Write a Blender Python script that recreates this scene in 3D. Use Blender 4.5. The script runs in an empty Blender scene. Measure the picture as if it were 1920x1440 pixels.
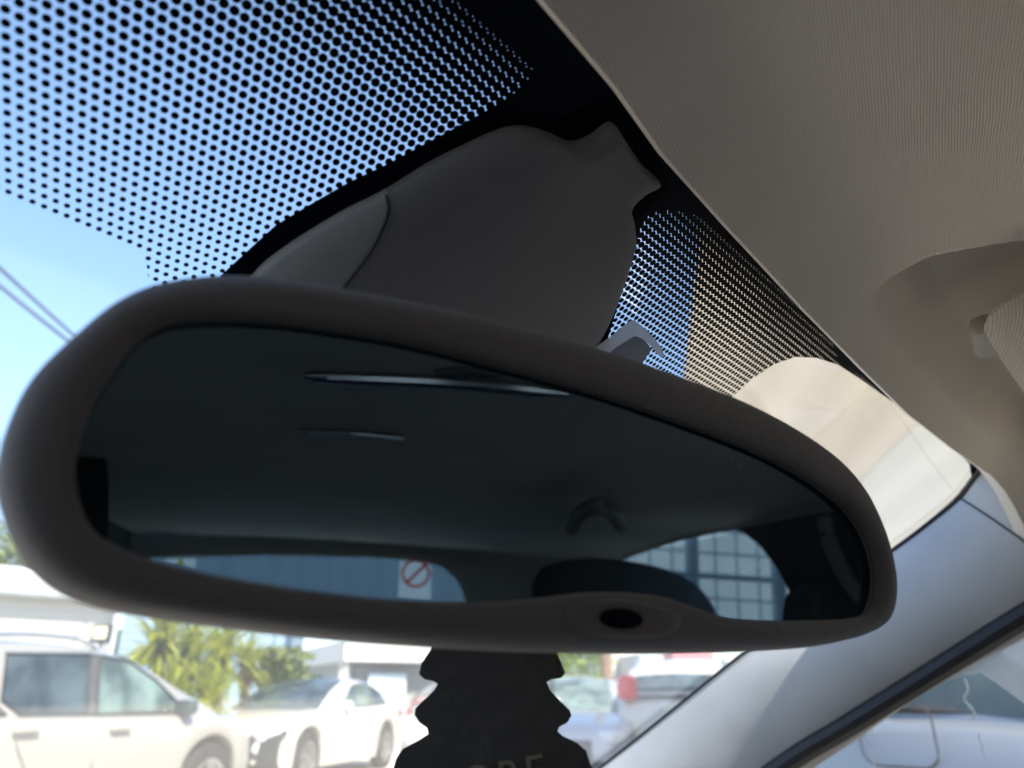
import bpy, bmesh, random
from math import *
from mathutils import Vector, Matrix, Euler

sc = bpy.context.scene
col = sc.collection
V = Vector
random.seed(7)

# ------------------------------------------------------------------ camera
F = 1387.0                      # focal length in photo pixels (1920 wide)
YAW, PIT = radians(48), radians(22.8)
EYE = V((-0.17, 0.0, 1.15))     # phone held low between the front seats; +Y car forward, +X car right
FWD_H = V((sin(YAW), cos(YAW), 0))
RGT_H = V((cos(YAW), -sin(YAW), 0))

def ray(px, py):
    r = (px - 960) / F
    u = (720 - py) / F
    f = cos(PIT) - u * sin(PIT)
    z = u * cos(PIT) + sin(PIT)
    return FWD_H * f + RGT_H * r + V((0, 0, z))

def hit(p, P0, n, d=None, o=None):
    o = EYE if o is None else o
    d = ray(*p) if d is None else d
    return o + d * ((P0 - o).dot(n) / d.dot(n))

def out(px, h, z=0.0):          # a place outside: h metres ahead (horizontal), seen in photo column px near eye level
    r = (px - 960) / 1504.0 * h
    p = EYE + FWD_H * h + RGT_H * r
    return V((p.x, p.y, z))

def zat(py, h):
    return 1.15 + (1303 - py) / 1632.0 * h

cam = bpy.data.objects.new('camera', bpy.data.cameras.new('camera'))
col.objects.link(cam)
cam.location = EYE
fwd = FWD_H * cos(PIT) + V((0, 0, sin(PIT)))
cam.rotation_euler = fwd.to_track_quat('-Z', 'Y').to_euler()
cam.data.sensor_width = 36
cam.data.lens = 36 * F / 1920
cam.data.clip_start = 0.01
cam.data.clip_end = 3000
cam.data.dof.use_dof = True
cam.data.dof.focus_distance = 0.36
cam.data.dof.aperture_fstop = 8.5
sc.camera = cam

# ------------------------------------------------------------------ object helpers
def obj(name, verts, faces, mat, parent=None, smooth=True, sharp=35, uvs=None, mats=None, fm=None):
    me = bpy.data.meshes.new(name)
    me.from_pydata([tuple(v) for v in verts], [], faces)
    if uvs is not None:
        uvl = me.uv_layers.new(name='UVMap')
        for lp in me.loops:
            uvl.data[lp.index].uv = uvs[lp.vertex_index]
    for m in (mats or [mat]):
        me.materials.append(m)
    if fm:
        me.polygons.foreach_set('material_index', fm)
    me.update()
    if smooth:
        me.polygons.foreach_set('use_smooth', [True] * len(me.polygons))
        if sharp:
            me.set_sharp_from_angle(angle=radians(sharp))
    o = bpy.data.objects.new(name, me)
    col.objects.link(o)
    if parent is not None:
        o.parent = parent
    return o

def fix_normals(o):
    bm = bmesh.new(); bm.from_mesh(o.data)
    bmesh.ops.recalc_face_normals(bm, faces=bm.faces)
    bm.to_mesh(o.data); bm.free()
    o.data.set_sharp_from_angle(angle=radians(35))
    return o

def empty(name, loc=(0, 0, 0), rz=0):
    o = bpy.data.objects.new(name, None)
    o.empty_display_size = 0.1
    o.location = loc
    o.rotation_euler = (0, 0, rz)
    col.objects.link(o)
    return o

def tag(o, label=None, cat=None, group=None, kind=None):
    if label: o['label'] = label
    if cat: o['category'] = cat
    if group: o['group'] = group
    if kind: o['kind'] = kind
    return o

class MB:
    def __init__(s):
        s.v = []; s.f = []
    def add(s, vs, fs):
        b = len(s.v)
        s.v += [V(v) for v in vs]
        s.f += [tuple(i + b for i in f) for f in fs]
    def box(s, c, d, rz=0, M=None):
        c = V(c); R = Matrix.Rotation(rz, 3, 'Z') if M is None else M
        vs = [c + R @ V((sx * d[0] / 2, sy * d[1] / 2, sz * d[2] / 2)) for sx in (-1, 1) for sy in (-1, 1) for sz in (-1, 1)]
        s.add(vs, [(0, 1, 3, 2), (4, 6, 7, 5), (0, 4, 5, 1), (2, 3, 7, 6), (0, 2, 6, 4), (1, 5, 7, 3)])
    def rbox(s, c, d, r=0.02, rz=0, n=3):      # box with rounded plan corners and softened top and bottom
        R = Matrix.Rotation(rz, 3, 'Z'); c = V(c)
        def ring(inset, z):
            rr = max(r - inset * 0.5, 1e-4); hx = d[0] / 2 - inset; hy = d[1] / 2 - inset
            pts = []
            for q, (sx, sy) in enumerate(((1, 1), (-1, 1), (-1, -1), (1, -1))):
                for k in range(n + 1):
                    a = pi / 2 * (q + k / n)
                    pts.append(c + R @ V((sx * (hx - rr) + rr * cos(a), sy * (hy - rr) + rr * sin(a), z)))
            return pts
        e = min(r, d[2] * .3)
        rings = [ring(e, -d[2] / 2), ring(e * .3, -d[2] / 2 + e * .3), ring(0, -d[2] / 2 + e), ring(0, d[2] / 2 - e), ring(e * .3, d[2] / 2 - e * .3), ring(e, d[2] / 2)]
        s.loft(rings, cap=True)
    def loft(s, rings, closed=True, cap=False):
        n = len(rings[0]); vs = [p for r in rings for p in r]; fs = []
        for i in range(len(rings) - 1):
            for j in range(n if closed else n - 1):
                k = (j + 1) % n
                fs.append((i * n + j, i * n + k, (i + 1) * n + k, (i + 1) * n + j))
        if cap:
            fs.append(tuple(range(n))[::-1]); fs.append(tuple((len(rings) - 1) * n + j for j in range(n)))
        s.add(vs, fs)
    def tube(s, pts, r, n=8, cap=True):
        pts = [V(p) for p in pts]; rings = []
        for i, p in enumerate(pts):
            t = (pts[min(i + 1, len(pts) - 1)] - pts[max(i - 1, 0)]).normalized()
            a = t.cross(V((0, 0, 1)) if abs(t.z) < .95 else V((1, 0, 0))).normalized(); b = t.cross(a)
            rr = r[i] if isinstance(r, (list, tuple)) else r
            rings.append([p + (a * cos(2 * pi * k / n) + b * sin(2 * pi * k / n)) * rr for k in range(n)])
        s.loft(rings, cap=cap)
    def build(s, name, mat, parent=None, smooth=True, sharp=35, fix=True):
        o = obj(name, s.v, s.f, mat, parent, smooth, sharp)
        if fix: fix_normals(o)
        return o

def fill_poly(name, pts, mat, parent=None, holes=(), uvfn=None, thick=None):
    """flat or gently curved polygon (with holes) as one mesh"""
    bm = bmesh.new(); edges = []
    for loop in [pts] + list(holes):
        vs = [bm.verts.new(p) for p in loop]
        for i in range(len(vs)):
            edges.append(bm.edges.new((vs[i], vs[(i + 1) % len(vs)])))
    bmesh.ops.triangle_fill(bm, use_beauty=True, use_dissolve=False, edges=edges)
    bmesh.ops.recalc_face_normals(bm, faces=bm.faces)
    if uvfn:
        uvl = bm.loops.layers.uv.new('UVMap'); uv2 = bm.loops.layers.uv.new('Grade')
        for f in bm.faces:
            for l in f.loops:
                l[uvl].uv = uvfn(l.vert.co)
                if uv2: l[uv2].uv = l[uvl].uv
    me = bpy.data.meshes.new(name); bm.to_mesh(me); bm.free()
    me.materials.append(mat)
    o = bpy.data.objects.new(name, me); col.objects.link(o)
    if parent is not None: o.parent = parent
    if thick:
        md = o.modifiers.new('thickness', 'SOLIDIFY'); md.thickness = thick; md.offset = 0
    return o

def smooth_closed(pts, n):      # Catmull-Rom resample of a closed outline
    out_ = []; m = len(pts); pts = [V(p) for p in pts]
    for i in range(m):
        p0, p1, p2, p3 = pts[i - 1], pts[i], pts[(i + 1) % m], pts[(i + 2) % m]
        for k in range(n):
            t = k / n
            out_.append(.5 * ((2 * p1) + (p2 - p0) * t + (2 * p0 - 5 * p1 + 4 * p2 - p3) * t * t + (3 * p1 - p0 - 3 * p2 + p3) * t ** 3))
    return out_

def smooth_open(pts, n):
    pts = [V(p) for p in pts]; ext = [2 * pts[0] - pts[1]] + pts + [2 * pts[-1] - pts[-2]]; o = []
    for i in range(1, len(ext) - 2):
        p0, p1, p2, p3 = ext[i - 1:i + 3]
        for k in range(n):
            t = k / n
            o.append(.5 * ((2 * p1) + (p2 - p0) * t + (2 * p0 - 5 * p1 + 4 * p2 - p3) * t * t + (3 * p1 - p0 - 3 * p2 + p3) * t ** 3))
    o.append(pts[-1]); return o

def interp(tab, x):
    if x <= tab[0][0]: return tab[0][1]
    for (a, b), (c, d) in zip(tab, tab[1:]):
        if x <= c: return b + (d - b) * (x - a) / (c - a) if c > a else d
    return tab[-1][1]

def cinterp(tab, x):            # smooth (monotone-ish) interpolation
    if x <= tab[0][0]: return tab[0][1]
    if x >= tab[-1][0]: return tab[-1][1]
    for i in range(len(tab) - 1):
        if tab[i][0] <= x <= tab[i + 1][0]:
            x1, y1 = tab[i]; x2, y2 = tab[i + 1]
            x0, y0 = tab[i - 1] if i else (x1 - (x2 - x1), y1 - (y2 - y1))
            x3, y3 = tab[i + 2] if i + 2 < len(tab) else (x2 + (x2 - x1), y2 + (y2 - y1))
            m1 = (y2 - y0) / max(x2 - x0, 1e-6); m2 = (y3 - y1) / max(x3 - x1, 1e-6)
            h = x2 - x1; t = (x - x1) / h
            return (2 * t**3 - 3 * t**2 + 1) * y1 + (t**3 - 2 * t**2 + t) * h * m1 + (-2 * t**3 + 3 * t**2) * y2 + (t**3 - t**2) * h * m2

# ------------------------------------------------------------------ materials
def new_mat(name):
    m = bpy.data.materials.new(name); m.use_nodes = True
    nt = m.node_tree; b = nt.nodes['Principled BSDF']
    return m, nt, b

def N(nt, t, **k):
    n = nt.nodes.new(t)
    for a, v in k.items(): setattr(n, a, v)
    return n

def L(nt, a, b): nt.links.new(a, b)

def ramp(nt, fac, stops):
    r = N(nt, 'ShaderNodeValToRGB')
    while len(r.color_ramp.elements) < len(stops): r.color_ramp.elements.new(.5)
    for e, (p, c) in zip(r.color_ramp.elements, stops):
        e.position = p; e.color = (*c, 1) if len(c) == 3 else c
    L(nt, fac, r.inputs[0]); return r

def math(nt, op, a, b=None, c=None):
    n = N(nt, 'ShaderNodeMath', operation=op)
    for i, x in enumerate((a, b, c)):
        if x is None: continue
        if isinstance(x, (int, float)): n.inputs[i].default_value = x
        else: L(nt, x, n.inputs[i])
    return n.outputs[0]

def plain(name, c, rough=.6, var=.12, scale=6, metallic=0, coat=0, bump=0, bscale=200, spec=.5):
    m, nt, b = new_mat(name)
    tc = N(nt, 'ShaderNodeTexCoord'); no = N(nt, 'ShaderNodeTexNoise')
    no.inputs['Scale'].default_value = scale; no.inputs['Detail'].default_value = 6
    L(nt, tc.outputs['Object'], no.inputs['Vector'])
    lo = tuple(max(0, x * (1 - var)) for x in c); hi = tuple(min(1, x * (1 + var)) for x in c)
    r = ramp(nt, no.outputs['Fac'], [(.3, lo), (.7, hi)])
    L(nt, r.outputs[0], b.inputs['Base Color'])
    b.inputs['Roughness'].default_value = rough
    b.inputs['Metallic'].default_value = metallic
    b.inputs['Specular IOR Level'].default_value = spec
    if coat:
        b.inputs['Coat Weight'].default_value = coat; b.inputs['Coat Roughness'].default_value = .04
    if bump:
        n2 = N(nt, 'ShaderNodeTexNoise'); n2.inputs['Scale'].default_value = bscale; n2.inputs['Detail'].default_value = 3
        L(nt, tc.outputs['Object'], n2.inputs['Vector'])
        bp = N(nt, 'ShaderNodeBump'); bp.inputs['Strength'].default_value = bump; bp.inputs['Distance'].default_value = .002
        L(nt, n2.outputs['Fac'], bp.inputs['Height']); L(nt, bp.outputs[0], b.inputs['Normal'])
    return m

def fabric(name, c, pitch=.0012, axis='Y', cross=.0011, strength=.35, dark=.82):
    """ribbed knitted cloth: fine ribs with a cross stitch"""
    m, nt, b = new_mat(name)
    tc = N(nt, 'ShaderNodeTexCoord'); sep = N(nt, 'ShaderNodeSeparateXYZ'); L(nt, tc.outputs['Object'], sep.inputs[0])
    nz = N(nt, 'ShaderNodeTexNoise'); nz.inputs['Scale'].default_value = 25; L(nt, tc.outputs['Object'], nz.inputs['Vector'])
    wob = math(nt, 'MULTIPLY', nz.outputs['Fac'], .0022)
    ax = {'X': 0, 'Y': 1, 'Z': 2}[axis]
    ra = radians(15)                # the cloth is cut slightly off square
    g1 = math(nt, 'ADD', math(nt, 'MULTIPLY', sep.outputs[1], cos(ra)), math(nt, 'MULTIPLY', sep.outputs[0], -sin(ra)))
    g2 = math(nt, 'ADD', math(nt, 'MULTIPLY', sep.outputs[0], cos(ra)), math(nt, 'MULTIPLY', sep.outputs[1], sin(ra)))
    a = math(nt, 'SINE', math(nt, 'MULTIPLY', math(nt, 'ADD', g1, wob), 2 * pi / pitch))
    c1 = math(nt, 'SINE', math(nt, 'MULTIPLY', math(nt, 'ADD', g2, wob), 2 * pi / cross))
    h = math(nt, 'ADD', math(nt, 'MULTIPLY', a, .62), math(nt, 'MULTIPLY', c1, .3))
    h01 = math(nt, 'MULTIPLY_ADD', h, .5, .5)
    n3 = N(nt, 'ShaderNodeTexNoise'); n3.inputs['Scale'].default_value = 900; L(nt, tc.outputs['Object'], n3.inputs['Vector'])
    hh = math(nt, 'ADD', h01, math(nt, 'MULTIPLY', n3.outputs['Fac'], .5))
    r = ramp(nt, hh, [(.1, tuple(x * dark for x in c)), (1.0, tuple(min(1, x * 1.08) for x in c))])
    n4 = N(nt, 'ShaderNodeTexNoise'); n4.inputs['Scale'].default_value = 7; n4.inputs['Detail'].default_value = 4; L(nt, tc.outputs['Object'], n4.inputs['Vector'])
    st_ = N(nt, 'ShaderNodeMapRange'); st_.inputs[1].default_value = .3; st_.inputs[2].default_value = .7; st_.inputs[3].default_value = .90; st_.inputs[4].default_value = 1.05; L(nt, n4.outputs['Fac'], st_.inputs[0])
    hs_ = N(nt, 'ShaderNodeVectorMath', operation='SCALE'); L(nt, r.outputs[0], hs_.inputs[0]); L(nt, st_.outputs[0], hs_.inputs['Scale'])
    L(nt, hs_.outputs[0], b.inputs['Base Color'])
    b.inputs['Roughness'].default_value = .9
    b.inputs['Specular IOR Level'].default_value = .15
    b.inputs['Sheen Weight'].default_value = .25
    bp = N(nt, 'ShaderNodeBump'); bp.inputs['Strength'].default_value = strength; bp.inputs['Distance'].default_value = .0006
    L(nt, hh, bp.inputs['Height']); L(nt, bp.outputs[0], b.inputs['Normal'])
    return m

def clear_glass(name, tint=(.93, .97, .96), haze=.04, dirt=0.0, streak=False, gloss=.06):
    m, nt, b = new_mat(name); nt.nodes.remove(b)
    o = nt.nodes['Material Output']
    tr = N(nt, 'ShaderNodeBsdfTransparent'); tr.inputs[0].default_value = (*tint, 1)
    gl = N(nt, 'ShaderNodeBsdfGlossy'); gl.inputs['Roughness'].default_value = .02
    fr = N(nt, 'ShaderNodeFresnel'); fr.inputs[0].default_value = 1.4
    fm = math(nt, 'MULTIPLY', fr.outputs[0], .35)
    m1 = N(nt, 'ShaderNodeMixShader'); L(nt, fm, m1.inputs[0]); L(nt, tr.outputs[0], m1.inputs[1]); L(nt, gl.outputs[0], m1.inputs[2])
    tl = N(nt, 'ShaderNodeBsdfTranslucent'); tl.inputs[0].default_value = (.9, .9, .9, 1)
    tc = N(nt, 'ShaderNodeTexCoord'); no = N(nt, 'ShaderNodeTexNoise'); no.inputs['Scale'].default_value = 9; no.inputs['Detail'].default_value = 8
    L(nt, tc.outputs['Object'], no.inputs['Vector'])
    fac = math(nt, 'MULTIPLY', no.outputs['Fac'], haze * 2)
    if dirt:
        vo = N(nt, 'ShaderNodeTexVoronoi'); vo.inputs['Scale'].default_value = 42; L(nt, tc.outputs['Object'], vo.inputs['Vector'])
        n5 = N(nt, 'ShaderNodeTexNoise'); n5.inputs['Scale'].default_value = 14; L(nt, tc.outputs['Object'], n5.inputs['Vector'])
        rad = math(nt, 'MULTIPLY', math(nt, 'SUBTRACT', n5.outputs['Fac'], .42), .7)
        sp = math(nt, 'LESS_THAN', vo.outputs['Distance'], rad)
        fac = math(nt, 'MAXIMUM', fac, math(nt, 'MULTIPLY', sp, dirt))
    m2 = N(nt, 'ShaderNodeMixShader'); L(nt, fac, m2.inputs[0]); L(nt, m1.outputs[0], m2.inputs[1]); L(nt, tl.outputs[0], m2.inputs[2])
    L(nt, m2.outputs[0], o.inputs[0])
    return m

def dots_mat():
    """black ceramic dots on clear glass: sheared hexagonal lattice, dots swell towards the header until they merge"""
    m, nt, b = new_mat('ceramic_dots'); o = nt.nodes['Material Output']
    uv = N(nt, 'ShaderNodeUVMap'); uv.uv_map = 'UVMap'
    sep = N(nt, 'ShaderNodeSeparateXYZ'); L(nt, uv.outputs[0], sep.inputs[0])
    u, v = sep.outputs[0], sep.outputs[1]           # millimetres on the glass
    A, BX, BY = 3.35, 1.30, 3.45
    j = math(nt, 'DIVIDE', math(nt, 'SUBTRACT', v, 130.5), BY)
    i = math(nt, 'DIVIDE', math(nt, 'SUBTRACT', math(nt, 'SUBTRACT', u, -134.4), math(nt, 'MULTIPLY', j, BX)), A)
    fi = math(nt, 'FLOOR', i); fj = math(nt, 'FLOOR', j)
    dmin = None
    for di in (0, 1):
        for dj in (0, 1):
            ci = math(nt, 'ADD', fi, di); cj = math(nt, 'ADD', fj, dj)
            cu = math(nt, 'ADD', math(nt, 'MULTIPLY', ci, A), math(nt, 'MULTIPLY_ADD', cj, BX, -134.4))
            cv = math(nt, 'MULTIPLY_ADD', cj, BY, 130.5)
            du = math(nt, 'SUBTRACT', u, cu); dv = math(nt, 'SUBTRACT', v, cv)
            d = math(nt, 'SQRT', math(nt, 'ADD', math(nt, 'MULTIPLY', du, du), math(nt, 'MULTIPLY', dv, dv)))
            dmin = d if dmin is None else math(nt, 'MINIMUM', dmin, d)
    # radius: bigger near the header (v small); a second term closes the far corners
    uv2 = N(nt, 'ShaderNodeUVMap'); uv2.uv_map = 'Grade'
    sep2 = N(nt, 'ShaderNodeSeparateXYZ'); L(nt, uv2.outputs[0], sep2.inputs[0])
    gv = sep2.outputs[1]; vv = math(nt, 'MINIMUM', math(nt, 'MAXIMUM', gv, 0.0), 128)
    rad = math(nt, 'ADD', math(nt, 'MULTIPLY_ADD', vv, -.0125, 2.05), math(nt, 'MULTIPLY', math(nt, 'MULTIPLY', vv, vv), .000028))
    rad = math(nt, 'SUBTRACT', math(nt, 'MAXIMUM', rad, .86), math(nt, 'MULTIPLY', math(nt, 'MAXIMUM', math(nt, 'SUBTRACT', gv, 150), 0), .012))
    mask = math(nt, 'LESS_THAN', dmin, rad)
    tr = N(nt, 'ShaderNodeBsdfTransparent')
    b.inputs['Base Color'].default_value = (.006, .007, .010, 1); b.inputs['Roughness'].default_value = .45
    b.inputs['Specular IOR Level'].default_value = .06
    mx = N(nt, 'ShaderNodeMixShader'); L(nt, mask, mx.inputs[0]); L(nt, tr.outputs[0], mx.inputs[1]); L(nt, b.outputs[0], mx.inputs[2])
    L(nt, mx.outputs[0], o.inputs[0])
    return m

def car_paint(name, c, metallic=.0, rough=.32):
    m, nt, b = new_mat(name)
    tc = N(nt, 'ShaderNodeTexCoord'); no = N(nt, 'ShaderNodeTexNoise'); no.inputs['Scale'].default_value = 3; no.inputs['Detail'].default_value = 8
    L(nt, tc.outputs['Object'], no.inputs['Vector'])
    sep = N(nt, 'ShaderNodeSeparateXYZ'); L(nt, tc.outputs['Object'], sep.inputs[0])
    dust = N(nt, 'ShaderNodeMapRange'); dust.inputs[1].default_value = .2; dust.inputs[2].default_value = .75; dust.inputs[3].default_value = .45; dust.inputs[4].default_value = 0
    L(nt, sep.outputs[2], dust.inputs[0])
    mx = N(nt, 'ShaderNodeMix', data_type='RGBA'); mx.inputs[6].default_value = (*c, 1); mx.inputs[7].default_value = (.35, .29, .22, 1)
    L(nt, math(nt, 'MULTIPLY', dust.outputs[0], no.outputs['Fac']), mx.inputs[0])
    L(nt, mx.outputs[2], b.inputs['Base Color'])
    b.inputs['Metallic'].default_value = metallic; b.inputs['Roughness'].default_value = rough
    b.inputs['Coat Weight'].default_value = 1; b.inputs['Coat Roughness'].default_value = .05
    return m

def leafy(name, dark, light, trans=.35, scale=3):
    m, nt, b = new_mat(name); o = nt.nodes['Material Output']
    tc = N(nt, 'ShaderNodeTexCoord'); no = N(nt, 'ShaderNodeTexNoise'); no.inputs['Scale'].default_value = scale; no.inputs['Detail'].default_value = 5
    L(nt, tc.outputs['Object'], no.inputs['Vector'])
    r = ramp(nt, no.outputs['Fac'], [(.35, dark), (.65, light)])
    L(nt, r.outputs[0], b.inputs['Base Color']); b.inputs['Roughness'].default_value = .5
    tl = N(nt, 'ShaderNodeBsdfTranslucent'); L(nt, r.outputs[0], tl.inputs[0])
    mx = N(nt, 'ShaderNodeMixShader'); mx.inputs[0].default_value = trans
    L(nt, b.outputs[0], mx.inputs[1]); L(nt, tl.outputs[0], mx.inputs[2]); L(nt, mx.outputs[0], o.inputs[0])
    return m

def clad(name, c, axis=2, pitch=.2, depth=.25, rough=.5, dirv=None):
    """ribbed metal cladding"""
    m, nt, b = new_mat(name)
    tc = N(nt, 'ShaderNodeTexCoord')
    if dirv is not None:
        dp = N(nt, 'ShaderNodeVectorMath', operation='DOT_PRODUCT'); L(nt, tc.outputs['Object'], dp.inputs[0]); dp.inputs[1].default_value = dirv
        s = dp.outputs['Value']
    else:
        sep = N(nt, 'ShaderNodeSeparateXYZ'); L(nt, tc.outputs['Object'], sep.inputs[0]); s = sep.outputs[axis]
    w = math(nt, 'MULTIPLY_ADD', math(nt, 'SINE', math(nt, 'MULTIPLY', s, 2 * pi / pitch)), .5, .5)
    no = N(nt, 'ShaderNodeTexNoise'); no.inputs['Scale'].default_value = .7; no.inputs['Detail'].default_value = 8; L(nt, tc.outputs['Object'], no.inputs['Vector'])
    f = math(nt, 'ADD', math(nt, 'MULTIPLY', w, .55), math(nt, 'MULTIPLY', no.outputs['Fac'], .45))
    r = ramp(nt, f, [(.1, tuple(x * (1 - depth) for x in c)), (.8, c)])
    L(nt, r.outputs[0], b.inputs['Base Color']); b.inputs['Roughness'].default_value = rough
    bp = N(nt, 'ShaderNodeBump'); bp.inputs['Strength'].default_value = .6; bp.inputs['Distance'].default_value = .02
    L(nt, w, bp.inputs['Height']); L(nt, bp.outputs[0], b.inputs['Normal'])
    return m

M = {}
M['headliner'] = fabric('headliner_cloth', (.78, .70, .61))
M['visor'] = fabric('visor_cloth', (.46, .43, .38), pitch=.0016, cross=.0016, strength=.45, dark=.62)
M['clip'] = plain('visor_clip_plastic', (.33, .31, .28), .5, .05, 40, bump=.1, bscale=900)
M['pillar'] = plain('pillar_trim_plastic', (.44, .44, .445), .65, .08, 12, bump=.25, bscale=1500)
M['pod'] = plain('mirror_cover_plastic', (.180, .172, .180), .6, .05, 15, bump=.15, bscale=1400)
M['podlit'] = plain('cover_plastic_lit', (.29, .30, .31), .6, .06, 15, bump=.15, bscale=1400)  # cover plastic lightened to paint how the left shell's tilt catches light
M['housing'] = plain('mirror_housing_plastic', (.170, .143, .135), .52, .10, 20, bump=.6, bscale=1500, spec=.35)
_b = M['housing'].node_tree.nodes['Principled BSDF']; _b.inputs['Sheen Weight'].default_value = .55; _b.inputs['Sheen Roughness'].default_value = .35
M['rubber'] = plain('black_rubber', (.012, .012, .014), .5, .1, 30)
M['black'] = plain('black_plastic', (.02, .02, .022), .5, .1, 30)
M['foam'] = plain('black_gasket', (.005, .006, .010), .8, .1, 30, spec=.05)
M['frit'] = plain('black_ceramic', (.004, .006, .013), .6, .1, 10, spec=.08)
M['dots'] = dots_mat()
M['windshield'] = clear_glass('windscreen_glass', (.90, .95, .95), .028)
M['sidewin'] = clear_glass('dirty_side_glass', (.90, .95, .97), .025, .4)
M['rearglass'] = clear_glass('tinted_rear_glass', (.75, .88, .92), .02)
M['lightcutglass'] = clear_glass('light_cut_glass', (.16, .18, .20), .0)  # tint set dark to cut light through the unseen left window
M['reardoorglass'] = clear_glass('rear_door_glass', (.92, .97, .98), .02)
M['seat'] = plain('seat_cloth', (.14, .15, .155), .9, .2, 60, bump=.4, bscale=700)
M['darktrim'] = plain('dark_door_trim', (.17, .18, .18), .7, .1, 20)
M['dash'] = plain('dashboard_skin', (.30, .275, .24), .75, .08, 20, bump=.3, bscale=900)
M['freshener'] = plain('freshener_card', (.10, .088, .080), 1.0, .14, 160, bump=.3, bscale=700, spec=.1)
M['lettering'] = plain('gold_lettering', (.30, .24, .16), .6, .1, 50)
m, nt, b = new_mat('mirror_glass')
b.inputs['Base Color'].default_value = (.084, .120, .162, 1); b.inputs['Metallic'].default_value = 1; b.inputs['Roughness'].default_value = .012
tc = N(nt, 'ShaderNodeTexCoord'); vo = N(nt, 'ShaderNodeTexVoronoi'); vo.inputs['Scale'].default_value = 210; L(nt, tc.outputs['Object'], vo.inputs['Vector'])
nn = N(nt, 'ShaderNodeTexNoise'); nn.inputs['Scale'].default_value = 12; L(nt, tc.outputs['Object'], nn.inputs['Vector'])
sepm = N(nt, 'ShaderNodeSeparateXYZ'); L(nt, tc.outputs['Object'], sepm.inputs[0])
fl = math(nt, 'MULTIPLY', math(nt, 'LESS_THAN', vo.outputs['Distance'], math(nt, 'MULTIPLY', math(nt, 'SUBTRACT', nn.outputs['Fac'], .63), .9)), .55)
r2 = math(nt, 'ADD', fl, .012); L(nt, r2, b.inputs['Roughness'])
mixm = N(nt, 'ShaderNodeMix', data_type='RGBA'); mixm.inputs[6].default_value = (.084, .120, .162, 1); mixm.inputs[7].default_value = (.5, .52, .5, 1); L(nt, fl, mixm.inputs[0]); L(nt, mixm.outputs[2], b.inputs['Base Color'])
M['mirror'] = m
m, nt, b = new_mat('frosted_plastic'); o_ = nt.nodes['Material Output']
b.inputs['Base Color'].default_value = (.80, .83, .88, 1); b.inputs['Roughness'].default_value = .22
tr = N(nt, 'ShaderNodeBsdfTransparent'); tr.inputs[0].default_value = (.8, .84, .9, 1)
tl = N(nt, 'ShaderNodeBsdfTranslucent'); tl.inputs[0].default_value = (.80, .84, .90, 1)
m1 = N(nt, 'ShaderNodeMixShader'); m1.inputs[0].default_value = .55; L(nt, b.outputs[0], m1.inputs[1]); L(nt, tl.outputs[0], m1.inputs[2])
m2 = N(nt, 'ShaderNodeMixShader'); m2.inputs[0].default_value = .88; L(nt, tr.outputs[0], m2.inputs[1]); L(nt, m1.outputs[0], m2.inputs[2]); L(nt, m2.outputs[0], o_.inputs[0])
M['clearplastic'] = m
m, nt, b = new_mat('reflection_streak_film'); o_ = nt.nodes['Material Output']
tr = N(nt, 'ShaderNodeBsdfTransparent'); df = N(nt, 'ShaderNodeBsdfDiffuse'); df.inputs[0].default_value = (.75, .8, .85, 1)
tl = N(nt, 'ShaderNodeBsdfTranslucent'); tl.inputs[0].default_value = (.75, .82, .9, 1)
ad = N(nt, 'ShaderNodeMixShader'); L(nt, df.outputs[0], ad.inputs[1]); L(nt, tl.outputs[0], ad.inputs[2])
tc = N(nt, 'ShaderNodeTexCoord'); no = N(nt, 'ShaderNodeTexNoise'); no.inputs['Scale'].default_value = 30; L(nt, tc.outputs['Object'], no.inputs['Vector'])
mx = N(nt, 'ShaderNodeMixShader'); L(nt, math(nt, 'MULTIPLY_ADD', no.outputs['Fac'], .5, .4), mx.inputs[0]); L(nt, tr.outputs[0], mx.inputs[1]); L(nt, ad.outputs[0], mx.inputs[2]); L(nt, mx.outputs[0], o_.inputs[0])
M['reflection_streak'] = m  # pale film for the painted sky reflection and the water streaks
M['win_white'] = plain('sticker_white', (.75, .75, .74), .5, .03, 30)
M['clipplate'] = leafy('grey_plastic_plate', (.30, .31, .34), (.36, .37, .40), .5)
M['sticker'] = leafy('sticker_paper', (.80, .82, .82), (.86, .88, .88), .75)
M['red'] = leafy('sign_red', (.75, .06, .05), (.85, .09, .07), .75)
M['yellow'] = leafy('sign_yellow', (.8, .55, .05), (.9, .65, .06), .75)
M['chrome'] = plain('chrome', (.7, .7, .7), .2, .03, 10, metallic=1)
M['tyre'] = plain('tyre_rubber', (.025, .025, .026), .85, .2, 30)
M['rim'] = plain('alloy_rim', (.45, .45, .46), .35, .05, 10, metallic=.8)
M['lamp'] = plain('lamp_lens', (.7, .72, .75), .1, .05, 10, coat=1)
M['taillamp'] = plain('tail_lamp_red', (.75, .025, .03), .25, .05, 10, coat=1)
M['grille'] = plain('dark_grille', (.03, .032, .036), .5, .3, 60)
M['amber'] = plain('amber_lens', (.8, .25, .03), .3, .05, 10)
M['plate'] = plain('number_plate', (.8, .8, .76), .4, .04, 20)
def pane(name, c):
    m, nt, b = new_mat(name)
    tc = N(nt, 'ShaderNodeTexCoord'); no = N(nt, 'ShaderNodeTexNoise'); no.inputs['Scale'].default_value = 3.5; no.inputs['Detail'].default_value = 4
    L(nt, tc.outputs['Object'], no.inputs['Vector'])
    r = ramp(nt, no.outputs['Fac'], [(.35, tuple(x * .45 for x in c)), (.65, tuple(x * 1.5 for x in c))]); L(nt, r.outputs[0], b.inputs['Base Color'])
    b.inputs['Roughness'].default_value = .06; b.inputs['Specular IOR Level'].default_value = .5
    b.inputs['Coat Weight'].default_value = .25
    return m
M['pane'] = pane('car_window', (.055, .075, .085))
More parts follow.
